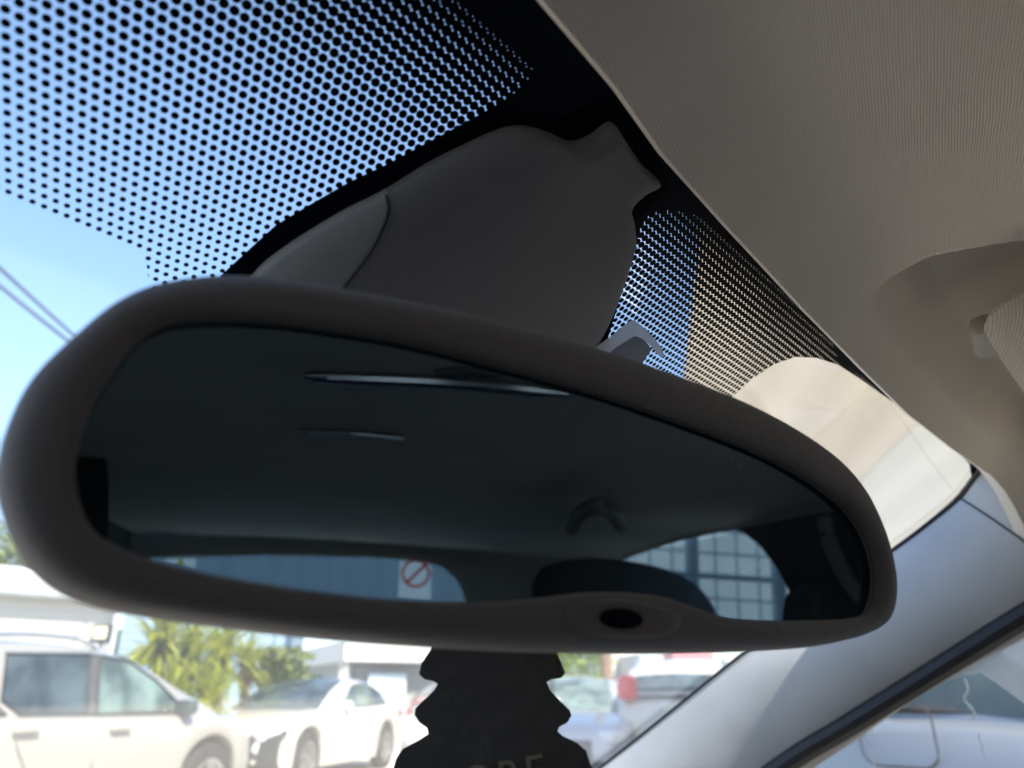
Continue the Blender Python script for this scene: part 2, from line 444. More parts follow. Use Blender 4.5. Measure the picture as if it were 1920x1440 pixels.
M['pillarblk'] = plain('pillar_black', (.10, .10, .10), .4, .1, 10)
M['panedark'] = pane('dark_car_window', (.03, .045, .05))
M['panegreen'] = pane('green_car_window', (.13, .18, .165))
M['p_silver'] = car_paint('silver_beige_paint', (.385, .375, .355), .2)
M['p_white'] = car_paint('white_paint', (.58, .56, .53))
M['p_blue'] = car_paint('pale_blue_paint', (.15, .17, .20), .2, .3)
M['p_grey'] = car_paint('dark_grey_paint', (.16, .17, .20), .3)
M['p_red'] = car_paint('red_paint', (.35, .07, .07))

# ------------------------------------------------------------------ sky and sun
SUN_EL, SUN_ROT_CAM = radians(48), radians(142)     # measured clockwise from the view direction
az = YAW + SUN_ROT_CAM                               # clockwise from +Y
sun_dir = V((sin(az) * cos(SUN_EL), cos(az) * cos(SUN_EL), sin(SUN_EL)))
w = bpy.data.worlds.new('World'); sc.world = w; w.use_nodes = True
nt = w.node_tree
bg = nt.nodes['Background']
sky = N(nt, 'ShaderNodeTexSky', sky_type='NISHITA')
sky.sun_disc = False
sky.sun_elevation = SUN_EL
sky.sun_rotation = az
sky.air_density = 1.0; sky.dust_density = 1.0; sky.ozone_density = 1.6
L(nt, sky.outputs[0], bg.inputs[0]); bg.inputs[1].default_value = .078
sl = bpy.data.lights.new('sun', 'SUN'); sl.energy = 2.7; sl.angle = radians(.5); sl.color = (1, .90, .76)
so = bpy.data.objects.new('sun', sl); col.objects.link(so)
so.rotation_euler = sun_dir.to_track_quat('Z', 'Y').to_euler()
sc.view_settings.view_transform = 'Standard'; sc.view_settings.look = 'None'; sc.view_settings.exposure = 0
sc.cycles.max_bounces = 12; sc.cycles.diffuse_bounces = 6; sc.cycles.transparent_max_bounces = 24
sc.cycles.use_denoising = True
sc.cycles.film_exposure = 5.6      # the phone exposed for the dim cabin
sc.cycles.caustics_reflective = False; sc.cycles.caustics_refractive = False

# ================================================================== CABIN OF OUR CAR
cabin = empty('car_cabin', (0, 0, 0))
tag(cabin, 'car interior around the camera: grey cloth headliner, dotted windscreen and pale right pillar', 'car interior')

GA = radians(30)                                   # rake of the windscreen
Gu = V((1, 0, 0)); Gv = V((0, cos(GA), -sin(GA))); Gn = V((0, -sin(GA), -cos(GA)))   # Gn points into the cabin
G0 = V((0, .13, 1.36))
def guv(u, v, n=0.0):                              # millimetres on the glass, n mm into the cabin
    return G0 + (Gu * u + Gv * v + Gn * n) / 1000.0
def gpx(px, py, n=0.0):                            # a sight line brought to the glass plane -> (u, v) in mm
    P = hit((px, py), G0 + Gn * n / 1000.0, Gn)
    d = P - G0
    return (d.dot(Gu) * 1000, d.dot(Gv) * 1000)
def guvfn(co):
    d = co - G0
    return (d.dot(Gu) * 1000, d.dot(Gv) * 1000)

# windscreen pane
ws = fill_poly('windshield', [guv(*p) for p in ((-760, -25), (770, -25), (790, 760), (-780, 760))], M['windshield'], cabin)
# inner limit of the solid black border: hairline along the header, rounded corner, down the pillar
pil_in = [gpx(*p) for p in ((1130, 1440), (1260, 1338), (1400, 1222), (1540, 1122), (1680, 1026), (1750, 972))]
corner = [gpx(*p) for p in ((1795, 925), (1820, 893), (1816, 868), (1790, 842))]
head_r = [gpx(*p) for p in ((1745, 805), (1690, 762), (1630, 718), (1570, 672))]
inner = [(730, 760)] + pil_in + corner + head_r
vtop = head_r[-1][1]
inner += [(head_r[-1][0] - 40, -1.0), (-560, -1.0), (-640, 6), (-680, 40), (-735, 200), (-755, 760)]
outer = [(790, 760), (775, -25), (-765, -25), (-780, 760)]
ring_outer = [(789, 761), (769, -24), (-759, -24), (-779, 761), (-755, 761)] + [(p[0], p[1]) for p in inner[::-1]][1:-1] + [(730, 761)]
border = fill_poly('black_border', [guv(p[0], p[1], 1.0) for p in ring_outer], M['frit'], ws)

# zone of dots round the mirror foot (left boundary steps in near the foot, right boundary a curve)
rb = [gpx(*p) for p in ((1700, 770), (1650, 737), (1608, 707), (1570, 683), (1530, 670), (1490, 668), (1450, 682), (1410, 708), (1380, 735), (1350, 770))]
dz = [(-330, -4), (-300, 60), (-240, 131.8), (-92.5, 131.8), (-88, 138), (-82, 148), (-76, 165), (-60, 185), (110, 185), (190, 150)]
dz = dz + rb[::-1] + [(rb[0][0], -4)]
dots = fill_poly('dotted_band', [guv(p[0], p[1], .6) for p in dz], M['dots'], ws, uvfn=guvfn)
# a narrow row of fading dots along the header, towards the pillar
# solid black ceramic patch behind the mirror foot
fp = [(990, -30), (1004, 60), (1002, 127), (984, 159), (953, 183), (897, 216), (845, 244), (775, 281), (723, 309), (653, 342), (587, 380), (517, 422), (461, 473), (414, 516), (405, 535), (380, 620), (1060, 760), (1120, 700), (1190, 470), (1200, 430), (1215, 405), (1235, 395), (1262, 394), (1290, 398), (1330, 415), (1420, 500), (1300, 330), (1200, 180), (1060, -20)]
foot = fill_poly('mirror_foot_patch', [guv(*gpx(*p, 1.4), 1.4) for p in fp], M['frit'], ws)

# ---- headliner
edge_y = [(-.68, .085), (-.3, .10), (-.05, .10), (.0, .104), (.04, .110), (.10, .114), (.2, .119), (.3, .122), (.4, .1235), (.5, .119), (.58, .113), (.64, .105), (.70, .10)]
def hz(x): return 1.331 + .012 * max(0, 1 - ((x - .05) / .56) ** 2)
def sstep(a, b, x):
    t = min(1, max(0, (x - a) / (b - a))); return t * t * (3 - 2 * t)
def head_pt(x, dz_, q):                              # q = distance behind the front edge
    ye = interp(edge_y, x)
    y = ye - q
    z = hz(x) + .030 * (1 - exp(-q / .026)) + .02 * (1 - exp(-q / .4)) - .03 * sstep(1.3, 2.1, q) + dz_
    # pocket pressed into the cloth for the folded sun visor
    a = sstep(.238, .254, x - .10 * max(0, q - .03) - .45 * max(0, q - .06)) * (1 - sstep(.66, .70, x))
    bq = sstep(.018, .052, q) * (1 - sstep(.150, .162, q))
    z += .022 * a * bq
    return V((x, y, z))
xs = [(-.675, -.085), (-.67, -.065), (-.65, -.035), (-.62, -.012), (-.58, 0)] + [(-.5 + .05 * k, 0) for k in range(9)] + \
     [(-.06 + .004 * k, 0) for k in range(164)] + [(.605, -.003), (.62, -.009), (.635, -.02), (.65, -.035), (.66, -.048), (.67, -.065), (.675, -.085), (.678, -.12), (.680, -.17)]
qs = [-.004, -.002] + [.0025 * k for k in range(76)] + [.2 + .05 * k for k in range(1, 38)]
vs = []; 
for q in qs:
    for x, d_ in xs:
        if q < 0:
            p = head_pt(x, d_, 0); p = p + V((0, (.0025 if q > -.003 else (.003 if x < .57 else .011)), .002 if q > -.003 else .012))
        else: p = head_pt(x, d_ * (1 - .9 * sstep(.10, .35, q)), q)
        vs.append(p)
n = len(xs); fs = [(i * n + j, i * n + j + 1, (i + 1) * n + j + 1, (i + 1) * n + j) for i in range(len(qs) - 1) for j in range(n - 1)]
headliner = obj('headliner', vs, fs, M['headliner'], cabin, sharp=60)
# outer roof skin above it (keeps the sun out)
mb = MB(); mb.loft([[V((x, y, 1.425 + .02 * (1 - (x / .7) ** 2) - (.05 if y < -1.9 else 0))) for x in (-.70, -.6, -.3, 0, .3, .6, .70)] for y in (.12, 0, -.5, -1, -1.5, -1.9, -2.0)], closed=False)
mb.build('roof_panel', M['p_grey'], cabin)

# ---- sun visor in its pocket, inner end visible, with its clip
def visor():
    # section in (y,z), thickened pad, swept along x with a rounded inner end
    rings = []
    y0, z0 = -.02, 1.352
    for k in range(9):
        t = k / 8; ang = t * pi / 2
        x = .290 + .034 * (1 - cos(ang)) if False else .272 + .05 * (1 - cos(ang))
        s = max(sin(ang), .02)
        rings.append((x, s))
    rings += [(.36 + .04 * k, 1) for k in range(1, 8)] + [(.655, .9), (.66, .3)]
    R = []
    for x, s in rings:
        r = []
        for a in range(20):
            th = 2 * pi * a / 20
            cy = cos(th); cz = sin(th)
            ex = abs(cy) ** .55 * (1 if cy > 0 else -1); ez = abs(cz) ** .9 * (1 if cz > 0 else -1)
            r.append(V((x, -.022 + .078 * ex * (.45 + .55 * s), z0 - .002 + .0125 * ez * s)))
        R.append(r)
    mb = MB(); mb.loft(R, cap=True); return mb.build('sun_visor', M['visor'], cabin, sharp=80)
vis = visor()
mb = MB(); mb.rbox((.333, .052, 1.3545), (.045, .026, .014), .007, radians(8)); mb.build('visor_clip', M['clip'], vis)

# ---- right A pillar trim: E1 glass edge, M1 crease, E2 door edge
def onx(p, X): return hit(p, V((X, 0, 0)), V((1, 0, 0)))
e1px = [(930, 1590), (1130, 1440), (1260, 1337), (1400, 1225), (1540, 1127), (1680, 1031), (1750, 978), (1800, 935), (1822, 905), (1836, 886), (1846, 868), (1856, 845), (1866, 822)]
e2px = [(1180, 1620), (1440, 1440), (1560, 1368), (1680, 1294), (1790, 1222), (1880, 1163), (1950, 1118), (2010, 1080), (2060, 1040), (2140, 975), (2240, 890), (2350, 800), (2450, 710)]
E1 = [V(guv(*gpx(*p, 3), 3)) for p in e1px]
E2 = [onx(p, .665) for p in e2px]
rows = []
for a, c in zip(E1, E2):
    along = (E2[6] - E2[0]).normalized()
    across = (c - a)
    nrm = across.cross(along).normalized()
    if nrm.dot(EYE - a) < 0: nrm = -nrm
    row = []
    for t, hgt in ((0, -.014), (.0, 0), (.06, .008), (.22, .0165), (.36, .021), (.5, .022), (.64, .0195), (.76, .0125), (.86, .003), (.93, -.008), (1, -.020), (1.0, -.04)):
        row.append(a + across * t + nrm * hgt)
    rows.append(row)
rows = [list(r) for r in zip(*[smooth_open(list(c), 4) for c in zip(*rows)])]
# seam: the cap above it is a separate piece of trim
def clip_rows(rows, lo, hi): return rows[lo:hi]
cut = 29
def pil_obj(name, rws, mat, parent):
    n = len(rws[0]); mbx = MB(); mbx.loft(rws, closed=False); return mbx.build(name, mat, parent, sharp=70)
pillar = pil_obj('pillar_trim', rows[:cut], M['pillar'], cabin)
cap = pil_obj('pillar_cap', rows[cut - 1:], M['pillar'], cabin)
mb = MB(); mb.tube([p for p in rows[cut - 1][1:]], .0011, 6); mb.build('trim_seam', M['rubber'], cap)
# rubber line between glass and pillar, and the door weatherstrip
mb = MB(); mb.tube(smooth_open([V(guv(*gpx(*p, 3), 3)) for p in [(x - 2, y - 3) for x, y in e1px]], 4), .0022, 6); mb.build('glass_seal', M['rubber'], cabin)
e3px = [(1195, 1632), (1466, 1437), (1575, 1370), (1690, 1299), (1800, 1230), (1890, 1174), (1960, 1132), (2020, 1098)]
mb = MB(); mb.tube(smooth_open([onx(p, .672) for p in e3px], 4), .0105, 10); mb.build('door_seal', M['rubber'], cabin)
# left pillar, a plain twin
mb = MB(); mb.loft([[V((-.70, .16, 1.33)), V((-.66, .12, 1.335)), V((-.66, .09, 1.30))], [V((-.74, .62, 1.06)), V((-.69, .60, 1.06)), V((-.68, .56, 1.02))]], closed=False); mb.build('pillar_trim', M['pillar'], cabin)
mb = MB(); prof_ = [(.34, .30), (.33, .62), (.36, .70), (.42, .735), (.60, .75), (.95, .745), (1.22, .735), (1.24, .60), (1.20, .3)]
mb.loft([[V((x, y + (.06 * (1 - (x / .74) ** 2) if y > .9 else 0), z - (.02 if abs(x) > .6 else 0))) for y, z in prof_] for x in (-.74, -.6, -.3, 0, .3, .6, .74)], closed=False); mb.build('dashboard', M['dash'], cabin)
mb = MB(); mb.rbox((.735, .10, .50), (.05, 1.5, .42), .02); mb.build('front_door_panel', M['darktrim'], cabin)
# front right door window with dirt, and a pale smear that paints in the sky's reflection
swin = obj('side_window', [(.70, .17, 1.27), (.70, -.55, 1.32), (.715, -.55, .85), (.715, .95, .85), (.70, .55, 1.04)], [(0, 1, 2, 3, 4)], M['sidewin'], cabin, smooth=False)
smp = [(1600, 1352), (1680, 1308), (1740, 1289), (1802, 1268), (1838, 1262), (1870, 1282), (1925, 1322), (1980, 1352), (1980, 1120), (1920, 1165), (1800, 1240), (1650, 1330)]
fill_poly('reflection_smear', [onx(p, .699) for p in smp], M['reflection_streak'], swin)
for pts, rad in (([(1808, 1272), (1815, 1292), (1808, 1310), (1820, 1325), (1828, 1340), (1822, 1352)], .0016), ([(1610, 1345), (1618, 1375), (1632, 1400), (1640, 1438)], .0007), ([(1626, 1340), (1634, 1370), (1640, 1395)], .0006), ([(1834, 1375), (1838, 1392), (1846, 1420)], .0009)):
    mb = MB(); mb.tube(smooth_open([onx(p, .7) for p in pts], 4), [rad * (.7 + .5 * random.random()) for _ in range((len(pts) - 1) * 4 + 1)], 6)
    mb.build('water_streak', M['reflection_streak'], swin)

# ------------------------------------------------------------------ REAR VIEW MIRROR
PSI, TIL, S0 = radians(18), radians(-3), .20
mn = V((-sin(PSI) * cos(TIL), -cos(PSI) * cos(TIL), sin(TIL)))
mm = V((cos(PSI), -sin(PSI), 0)); mw = mm.cross(mn); mw = -mw if mw.z < 0 else mw
MC = EYE + ray(850, 880) * S0
def mpx(px, py, n=0.0):                       # (a, b) on a plane n metres in front of the mirror glass
    P = hit((px, py), MC + mn * n, mn); d = P - MC
    return (d.dot(mm), d.dot(mw))
def mp(a, b, n=0.0): return MC + mm * a + mw * b + mn * n
def mray(px, py):                             # reflected sight line: origin on the mirror, direction
    P = hit((px, py), MC, mn); d = ray(px, py)
    return P, d - 2 * d.dot(mn) * mn
def mhit(px, py, P0, n):
    o, d = mray(px, py); return hit((px, py), V(P0), V(n), d=d, o=o)

outl = [(128, 638), (210, 570), (285, 535), (400, 518), (520, 525), (640, 545), (800, 575), (950, 610), (1120, 657), (1280, 712), (1400, 760), (1500, 815), (1572, 872), (1614, 932), (1636, 1000), (1650, 1060), (1655, 1110), (1648, 1154), (1626, 1182), (1588, 1200), (1500, 1217), (1300, 1226), (1050, 1225), (800, 1213), (600, 1197), (400, 1173), (230, 1147), (130, 1118), (70, 1078), (26, 1022), (-2, 952), (-10, 890), (2, 820), (36, 740), (76, 686)]
inn = [(140, 880), (150, 830), (175, 760), (218, 692), (258, 643), (310, 612), (380, 603), (480, 605), (600, 618), (760, 645), (900, 680), (1100, 735), (1250, 785), (1400, 842), (1500, 892), (1570, 942), (1608, 988), (1630, 1040), (1637, 1090), (1628, 1138), (1604, 1158), (1500, 1164), (1400, 1163), (1345, 1156), (1290, 1138), (1240, 1121), (1170, 1112), (1090, 1112), (1000, 1122), (900, 1129), (750, 1126), (600, 1111), (450, 1089), (330, 1063), (250, 1040), (195, 1014), (163, 980), (146, 932)]
def polar(pts, c, K, nsamp):                  # star-shaped outline sampled by angle round c in stretched coordinates
    P = smooth_closed([V((p[0], p[1], 0)) for p in pts], 8)
    A = sorted((atan2((p.y - c[1]), (p.x - c[0]) * K), p) for p in P)
    res = []
    for k in range(nsamp):
        t = -pi + 2 * pi * k / nsamp
        for i in range(len(A)):
            a0, p0 = A[i - 1]; a1, p1 = A[i]
            if i == 0: a0 -= 2 * pi
            if a0 <= t <= a1 or (i == 0 and t + 0 <= a1) :
                f = (t - a0) / max(a1 - a0, 1e-9); res.append(p0 + (p1 - p0) * f); break
        else:
            a0, p0 = A[-1]; a1, p1 = A[0]; a1 += 2 * pi
            f = (t - a0) / max(a1 - a0, 1e-9); res.append(p0 + (p1 - p0) * f)
    return res
NS = 220; KK = .38
c0 = (.035, .0)
OUT = polar([mpx(*p, -.006) for p in outl], c0, KK, NS)
INN = polar([mpx(*p, 0) for p in inn], c0, KK, NS)
mirror = empty('rear_view_mirror', mp(0, 0, -.02))
tag(mirror, 'wide dark grey rear-view mirror with tinted glass and a small oval sensor', 'rear-view mirror')
mirror_inv = Matrix.Translation(-mirror.location)
def mloc(p): return p - mirror.location
# housing rings from the glass lip outwards and back
def lerp2(i, t): return INN[i] + (OUT[i] - INN[i]) * t
def ringm(t, n, sc_=1.0):
    r = []
    for i in range(NS):
        p = lerp2(i, t)
        q = V((c0[0] + (p.x - c0[0]) * sc_, (p.y) * sc_, 0))
        r.append(mloc(mp(q.x, q.y, n)))
    return r
rings = [ringm(.035, -.006), ringm(.0, -.001), ringm(.0, .0018), ringm(.05, .0032), ringm(.14, .0042), ringm(.30, .0049), ringm(.48, .0046), ringm(.66, .0034), ringm(.80, .0014), ringm(.90, -.0015), ringm(.97, -.0055), ringm(1.0, -.0105), ringm(1.0, -.014), ringm(.985, -.0155), ringm(1.0, -.017), ringm(.99, -.023, .995), ringm(1, -.032, .97), ringm(1, -.040, .90), ringm(1, -.047, .75), ringm(1, -.052, .45), ringm(1, -.053, .1)]
mb = MB(); mb.loft(rings); housing = mb.build('housing', M['housing'], mirror, sharp=50)
# glass, set back inside the lip
g = [mloc(mp(p.x, p.y, -.0012)) for p in [lerp2(i, .03) for i in range(NS)]]
mg = fill_poly('mirror_glass', g, M['mirror'], mirror)
mb = MB(); mb.loft([[mloc(mp(lerp2(i, -.012).x, lerp2(i, -.012).y, .0002)) for i in range(NS)], [mloc(mp(lerp2(i, .01).x, lerp2(i, .01).y, .0006)) for i in range(NS)], [mloc(mp(lerp2(i, .04).x, lerp2(i, .04).y, -.003)) for i in range(NS)]]); mb.build('glass_edge', M['black'], mirror)
# sensor: dark oval in a shallow oval dish on the lower lip
def oval(cx, cy, rx, ry, n, k=40): 
    r = []
    for i in range(k):
        a = 2 * pi * i / k
        q = mpx(cx + rx * cos(a), cy + ry * sin(a) + .06 * rx * cos(a), n)
        r.append(mloc(mp(q[0], q[1], n)))
    return r
sn = .0056
mb = MB(); mb.loft([oval(1165, 1160, 42, 20, .002), oval(1165, 1160, 40, 19, sn + .0002), oval(1165, 1160, 33, 14, sn + .0010), oval(1165, 1160, 15, 6, sn + .0013), oval(1165, 1160, 1, 1, sn + .0014)]); mb.build('sensor', M['foam'], mirror)
mb = MB(); mb.loft([oval(1168, 1160, 112, 37, .0025), oval(1168, 1160, 108, 35, sn - .0004), oval(1168, 1160, 98, 31, sn + .0002), oval(1167, 1160, 60, 24, sn - .0002), oval(1166, 1160, 40, 19, sn - .0006)]); mb.build('sensor_surround', M['housing'], mirror, sharp=80)
# stalk from the back of the housing up to the cover
mb = MB(); mb.tube([mloc(mp(.035, 0, -.045)), mloc(mp(.035, .012, -.075)), mloc(guv(45, 150, 22)), mloc(guv(45, 140, 8))], [.016, .013, .013, .015], 14); mb.build('stalk', M['black'], mirror)

# ---- cover of the mirror foot on the glass (two shells with a seam)
def dome(name, outline, spine, H, mat, parent, base=2.0, nper=24, prof=None, tab_c=None):
    O = smooth_closed([V((p[0], p[1], 0)) for p in outline], nper)
    s0, s1 = V((*spine[0], 0)), V((*spine[1], 0)); ax = s1 - s0; l2 = ax.length_squared
    rings_ = []
    for t, h_ in prof:
        r = []
        for p in O:
            q = s0 + ax * min(1, max(0, (p - s0).dot(ax) / l2))
            pp = p + (q - p) * t
            k_ = 1 - .30 * sstep(60, 10, (pp - tab_c).length) if tab_c is not None else 1
            r.append(guv(pp.x, pp.y, base + H * (min(h_, .62 + .38 * k_) * k_ if h_ > 0 else h_)))
        rings_.append(r)
    mbx = MB(); mbx.loft(rings_); mbx.f.append(tuple(range(len(mbx.v) - len(O), len(mbx.v))))
    return mbx.build(name, mat, parent, sharp=60)
PN = 7.0
def pv(p): return gpx(*p, PN)
cov_px = [(1150, 236), (1172, 262), (1205, 310), (1240, 346), (1212, 366), (1190, 386), (1184, 402), (1190, 425), (1191, 465), (1176, 520), (1150, 590), (1118, 655), (1060, 760), (900, 800), (700, 760), (560, 680), (470, 560), (482, 518), (540, 470), (640, 408), (724, 365), (800, 318), (870, 282), (945, 249), (990, 244), (1035, 256), (1075, 272), (1110, 262)]
prof = [(0, -.25), (0, .0)] + [(t, cinterp([(0, .30), (.03, .46), (.08, .60), (.16, .72), (.3, .86), (.5, .95), (.75, 1.0), (1, 1.0)], t)) for t in [k / 44 * .9995 for k in range(45)]]
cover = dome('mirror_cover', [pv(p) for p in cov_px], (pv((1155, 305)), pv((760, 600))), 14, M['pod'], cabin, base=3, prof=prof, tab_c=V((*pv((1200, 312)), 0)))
# left shell: thin skin above the main one, bounded by the seam
seam = [(724, 366), (728, 395), (715, 432), (690, 478), (640, 545), (590, 620)]
panel_px = [(482, 518), (540, 470), (600, 432), (660, 397), (718, 366)] + [(p[0] - 3, p[1]) for p in seam] + [(480, 640), (450, 560)]
def shell_h(P):                                  # nearest cover surface height, by ray casting on the cover
    return P
gasket_px = [(1175, 180), (1140, 190), (1112, 205), (1075, 222), (1040, 232), (1000, 226), (960, 222), (920, 236), (850, 272), (760, 325), (680, 370), (590, 420), (510, 470), (440, 520), (400, 560), (450, 620), (700, 640), (1000, 500), (1180, 420), (1230, 380), (1260, 350)]
mb = MB(); go = [V((*gpx(*p, 3.0), 0)) for p in gasket_px]
mb.loft([[guv(p.x, p.y, 1.8) for p in go], [guv(p.x, p.y, 3.2) for p in go]], cap=True); mb.build('cover_gasket', M['foam'], cover)

# the far left shell is a separate moulding: split the faces along the seam and give them their own part
def project(P):
    d = P - EYE; dep = d.dot(fwd); up = d.z * cos(PIT) - d.dot(FWD_H) * sin(PIT)
    return 960 + F * d.dot(RGT_H) / dep, 720 - F * up / dep
seam_c = [(q.x, q.y) for q in smooth_open([V((x, y, 0)) for x, y in [(722, 330)] + seam + [(560, 700), (500, 800)]], 8)]
def left_of_seam(P):
    x, y = project(P)
    return x < interp([(b_, a) for a, b_ in seam_c], y) and y > 300
bmc = bmesh.new(); bmc.from_mesh(cover.data)
bmesh.ops.remove_doubles(bmc, verts=bmc.verts, dist=.0002)
inner_v = [v for v in bmc.verts if not v.is_boundary and (v.co - G0).dot(Gn) > .0085]
for _ in range(25): bmesh.ops.smooth_vert(bmc, verts=inner_v, factor=.5, use_axis_x=True, use_axis_y=True, use_axis_z=True)
bmc.faces.index_update()
lf = [f for f in bmc.faces if left_of_seam(f.calc_center_median())]
lset = set(f.index for f in lf)
bm2 = bmc.copy(); bm2.faces.ensure_lookup_table()
bmesh.ops.delete(bmc, geom=lf, context='FACES'); bmc.to_mesh(cover.data)
bmesh.ops.delete(bm2, geom=[f for f in bm2.faces if f.index not in lset], context='FACES')
cover.data.set_sharp_from_angle(angle=radians(75))
me = bpy.data.meshes.new('cover_panel'); bm2.to_mesh(me); me.set_sharp_from_angle(angle=radians(75)); me.materials.append(M['podlit'])
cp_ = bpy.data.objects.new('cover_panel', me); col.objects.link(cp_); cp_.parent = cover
from mathutils.bvhtree import BVHTree
bvh = BVHTree.FromPolygons([v.co for v in cover.data.vertices] + [v.co for v in me.vertices], [tuple(p.vertices) for p in cover.data.polygons] + [tuple(i + len(cover.data.vertices) for i in p.vertices) for p in me.polygons])
sp = []
for p in smooth_open([V((x, y, 0)) for x, y in seam[:-1]], 8):
    d = ray(p.x, p.y).normalized(); h_ = bvh.ray_cast(EYE, d)
    if h_[0] is not None: sp.append(h_[0] - d * .0002)
if len(sp) > 3:
    mb = MB(); mb.tube(sp, .0007, 6); mb.build('cover_seam', M['black'], cover)

# ------------------------------------------------------------------ things on the windscreen
clipo = empty('ticket_clip', guv(*gpx(1180, 640, 6), 6))
tag(clipo, 'small frosted plastic ticket clip stuck to the windscreen beside the mirror cover', 'ticket clip')
def cl(p, n=6): return V(guv(*gpx(*p, n), n)) - clipo.location
hook = [(1060, 715), (1084, 682), (1113, 654), (1150, 627), (1180, 602), (1190, 600), (1213, 620), (1236, 645), (1247, 668), (1238, 670), (1224, 652), (1203, 634), (1190, 630), (1150, 655), (1120, 684), (1090, 730)]
mb = MB(); mb.loft([[cl(p, 2) for p in hook], [cl(p, 10) for p in hook]], cap=True); mb.build('bracket', M['clearplastic'], clipo)
plate = [(1085, 735), (1110, 690), (1150, 650), (1188, 624), (1203, 630), (1222, 655), (1206, 678), (1190, 705), (1150, 740)]
mb = MB(); mb.loft([[cl(p, 3) for p in plate], [cl(p, 5) for p in plate]], cap=True); mb.build('plate', M['clipplate'], clipo)

# ------------------------------------------------------------------ AIR FRESHENER (tree-shaped card under the mirror)
FD = .27
fP = EYE + ray(925, 1350) * FD; fN = (EYE - fP); fN.z = 0; fN.normalize(); fN = (fN + V((.05, .0, 0))).normalized()
fR = V((0, 0, 1)).cross(fN).normalized()
def fpx(p):
    P = hit(p, fP, fN) - fP
    return (P.dot(fR), P.z)
tree_px = [(860, 1150), (990, 1150), (1015, 1180), (1040, 1215), (1052, 1243), (1059, 1262), (1052, 1271), (1034, 1274), (1025, 1279), (1031, 1294), (1052, 1316), (1068, 1332), (1071, 1342), (1063, 1355), (1048, 1363), (1045, 1371), (1055, 1380), (1082, 1393), (1099, 1408), (1104, 1425), (1110, 1442), (1120, 1452), (1122, 1466), (1108, 1476), (1092, 1482), (1100, 1500), (1130, 1525), (1140, 1545), (1120, 1562), (960, 1570), (960, 1630), (860, 1630), (860, 1570), (710, 1562), (690, 1545), (700, 1525), (735, 1500), (745, 1482), (735, 1470), (735, 1452), (742, 1425), (755, 1404), (785, 1388), (803, 1376), (801, 1365), (786, 1354), (777, 1340), (779, 1328), (795, 1312), (815, 1294), (821, 1282), (812, 1277), (796, 1274), (786, 1264), (790, 1245), (805, 1222), (830, 1180)]
fresh = empty('air_freshener', fP)
tag(fresh, 'black tree-shaped card air freshener with gold lettering, hanging under the rear-view mirror', 'air freshener')
fo = [fpx(p) for p in tree_px]
def fl3(a, b_, n): return fR * a + V((0, 0, b_)) + fN * n
mb = MB(); mb.loft([[fl3(a, b_, -.0009) for a, b_ in fo], [fl3(a, b_, .0009) for a, b_ in fo]], cap=True); mb.build('card', M['freshener'], fresh, sharp=40)
mb = MB(); mb.tube([fl3(0, fo[0][1] - .004, 0), fl3(.001, fo[0][1] + .03, -.004), fl3(.004, fo[0][1] + .06, -.012)], .0006, 6); mb.build('string', M['black'], fresh)
cu = bpy.data.curves.new('t', 'FONT'); cu.body = 'ORE'; cu.size = .0150; cu.extrude = .0002; cu.space_character = 1.12
to = bpy.data.objects.new('t', cu); col.objects.link(to)
bpy.context.view_layer.update()
me = bpy.data.meshes.new_from_object(to.evaluated_get(bpy.context.evaluated_depsgraph_get()))
bpy.data.objects.remove(to); bpy.data.curves.remove(cu)
me.name = 'lettering'; me.materials.clear(); me.materials.append(M['lettering'])
q0 = fpx((866, 1502))
tilt_t = radians(9)
Mx = Matrix(((fR.x, 0, fN.x, 0), (fR.y, 0, fN.y, 0), (0, 1, 0, 0), (0, 0, 0, 1)))
me.transform(Matrix.Translation(fl3(q0[0], q0[1], .0013)) @ Mx @ Matrix.Rotation(tilt_t, 4, 'Z'))
lt = bpy.data.objects.new('lettering', me); col.objects.link(lt); lt.parent = fresh

# ------------------------------------------------------------------ rear of the cabin, seen in the mirror
RY = -2.0
rhole = [mhit(*p, (0, RY, 0), (0, 1, 0)) for p in ((330, 1042), (500, 1041), (700, 1045), (790, 1052), (830, 1063), (855, 1085), (868, 1108), (873, 1132))]
rh = [(p.x, p.z) for p in rhole]
rh = [(-.66, rh[0][1] - .05), (-.63, rh[0][1] - .01)] + rh[1:] + [(rh[-1][0] + .02, 1.0), (-.7, 1.0)]
rw = fill_poly('rear_wall', [V((x, RY, z)) for x, z in ((-.74, .7), (.74, .7), (.74, 1.36), (.6, 1.42), (-.6, 1.42), (-.74, 1.36))], M['headliner'], cabin, holes=[[V((x, RY, z)) for x, z in rh]])
rg = fill_poly('rear_window', [V((x * 1.0, RY - .012, z)) for x, z in [(-.72, 1.0), (rh[-2][0] + .03, 1.0), (rh[-2][0] + .03, 1.36), (-.72, 1.36)]], M['rearglass'], cabin)
def stick(name, pxs, mat, parent, dy=.004):
    return fill_poly(name, [mhit(*p, (0, RY + dy, 0), (0, 1, 0)) for p in pxs], mat, parent)
st = stick('sticker', ((751, 1040), (809, 1042), (808, 1126), (747, 1120)), M['sticker'], rg)
st['label'] = 'white sticker with a red prohibition ring'
def ringpx(cx, cy, r0, r1, k=28):
    o = [(cx + r1 * cos(2 * pi * i / k), cy + r1 * sin(2 * pi * i / k)) for i in range(k)]
    i_ = [(cx + r0 * cos(2 * pi * i / k), cy + r0 * sin(2 * pi * i / k)) for i in range(k)]
    return o, i_
def w3(p, dy): return mhit(*p, (0, RY + dy, 0), (0, 1, 0))
o1, i1 = ringpx(780, 1075, 22, 27)
mb = MB(); mb.loft([[w3(p, .008) for p in o1], [w3(p, .008) for p in i1]])
bar = [(759, 1092), (763, 1096), (803, 1058), (799, 1054)]; mb.add([w3(p, .0095) for p in bar], [(0, 1, 2, 3)])
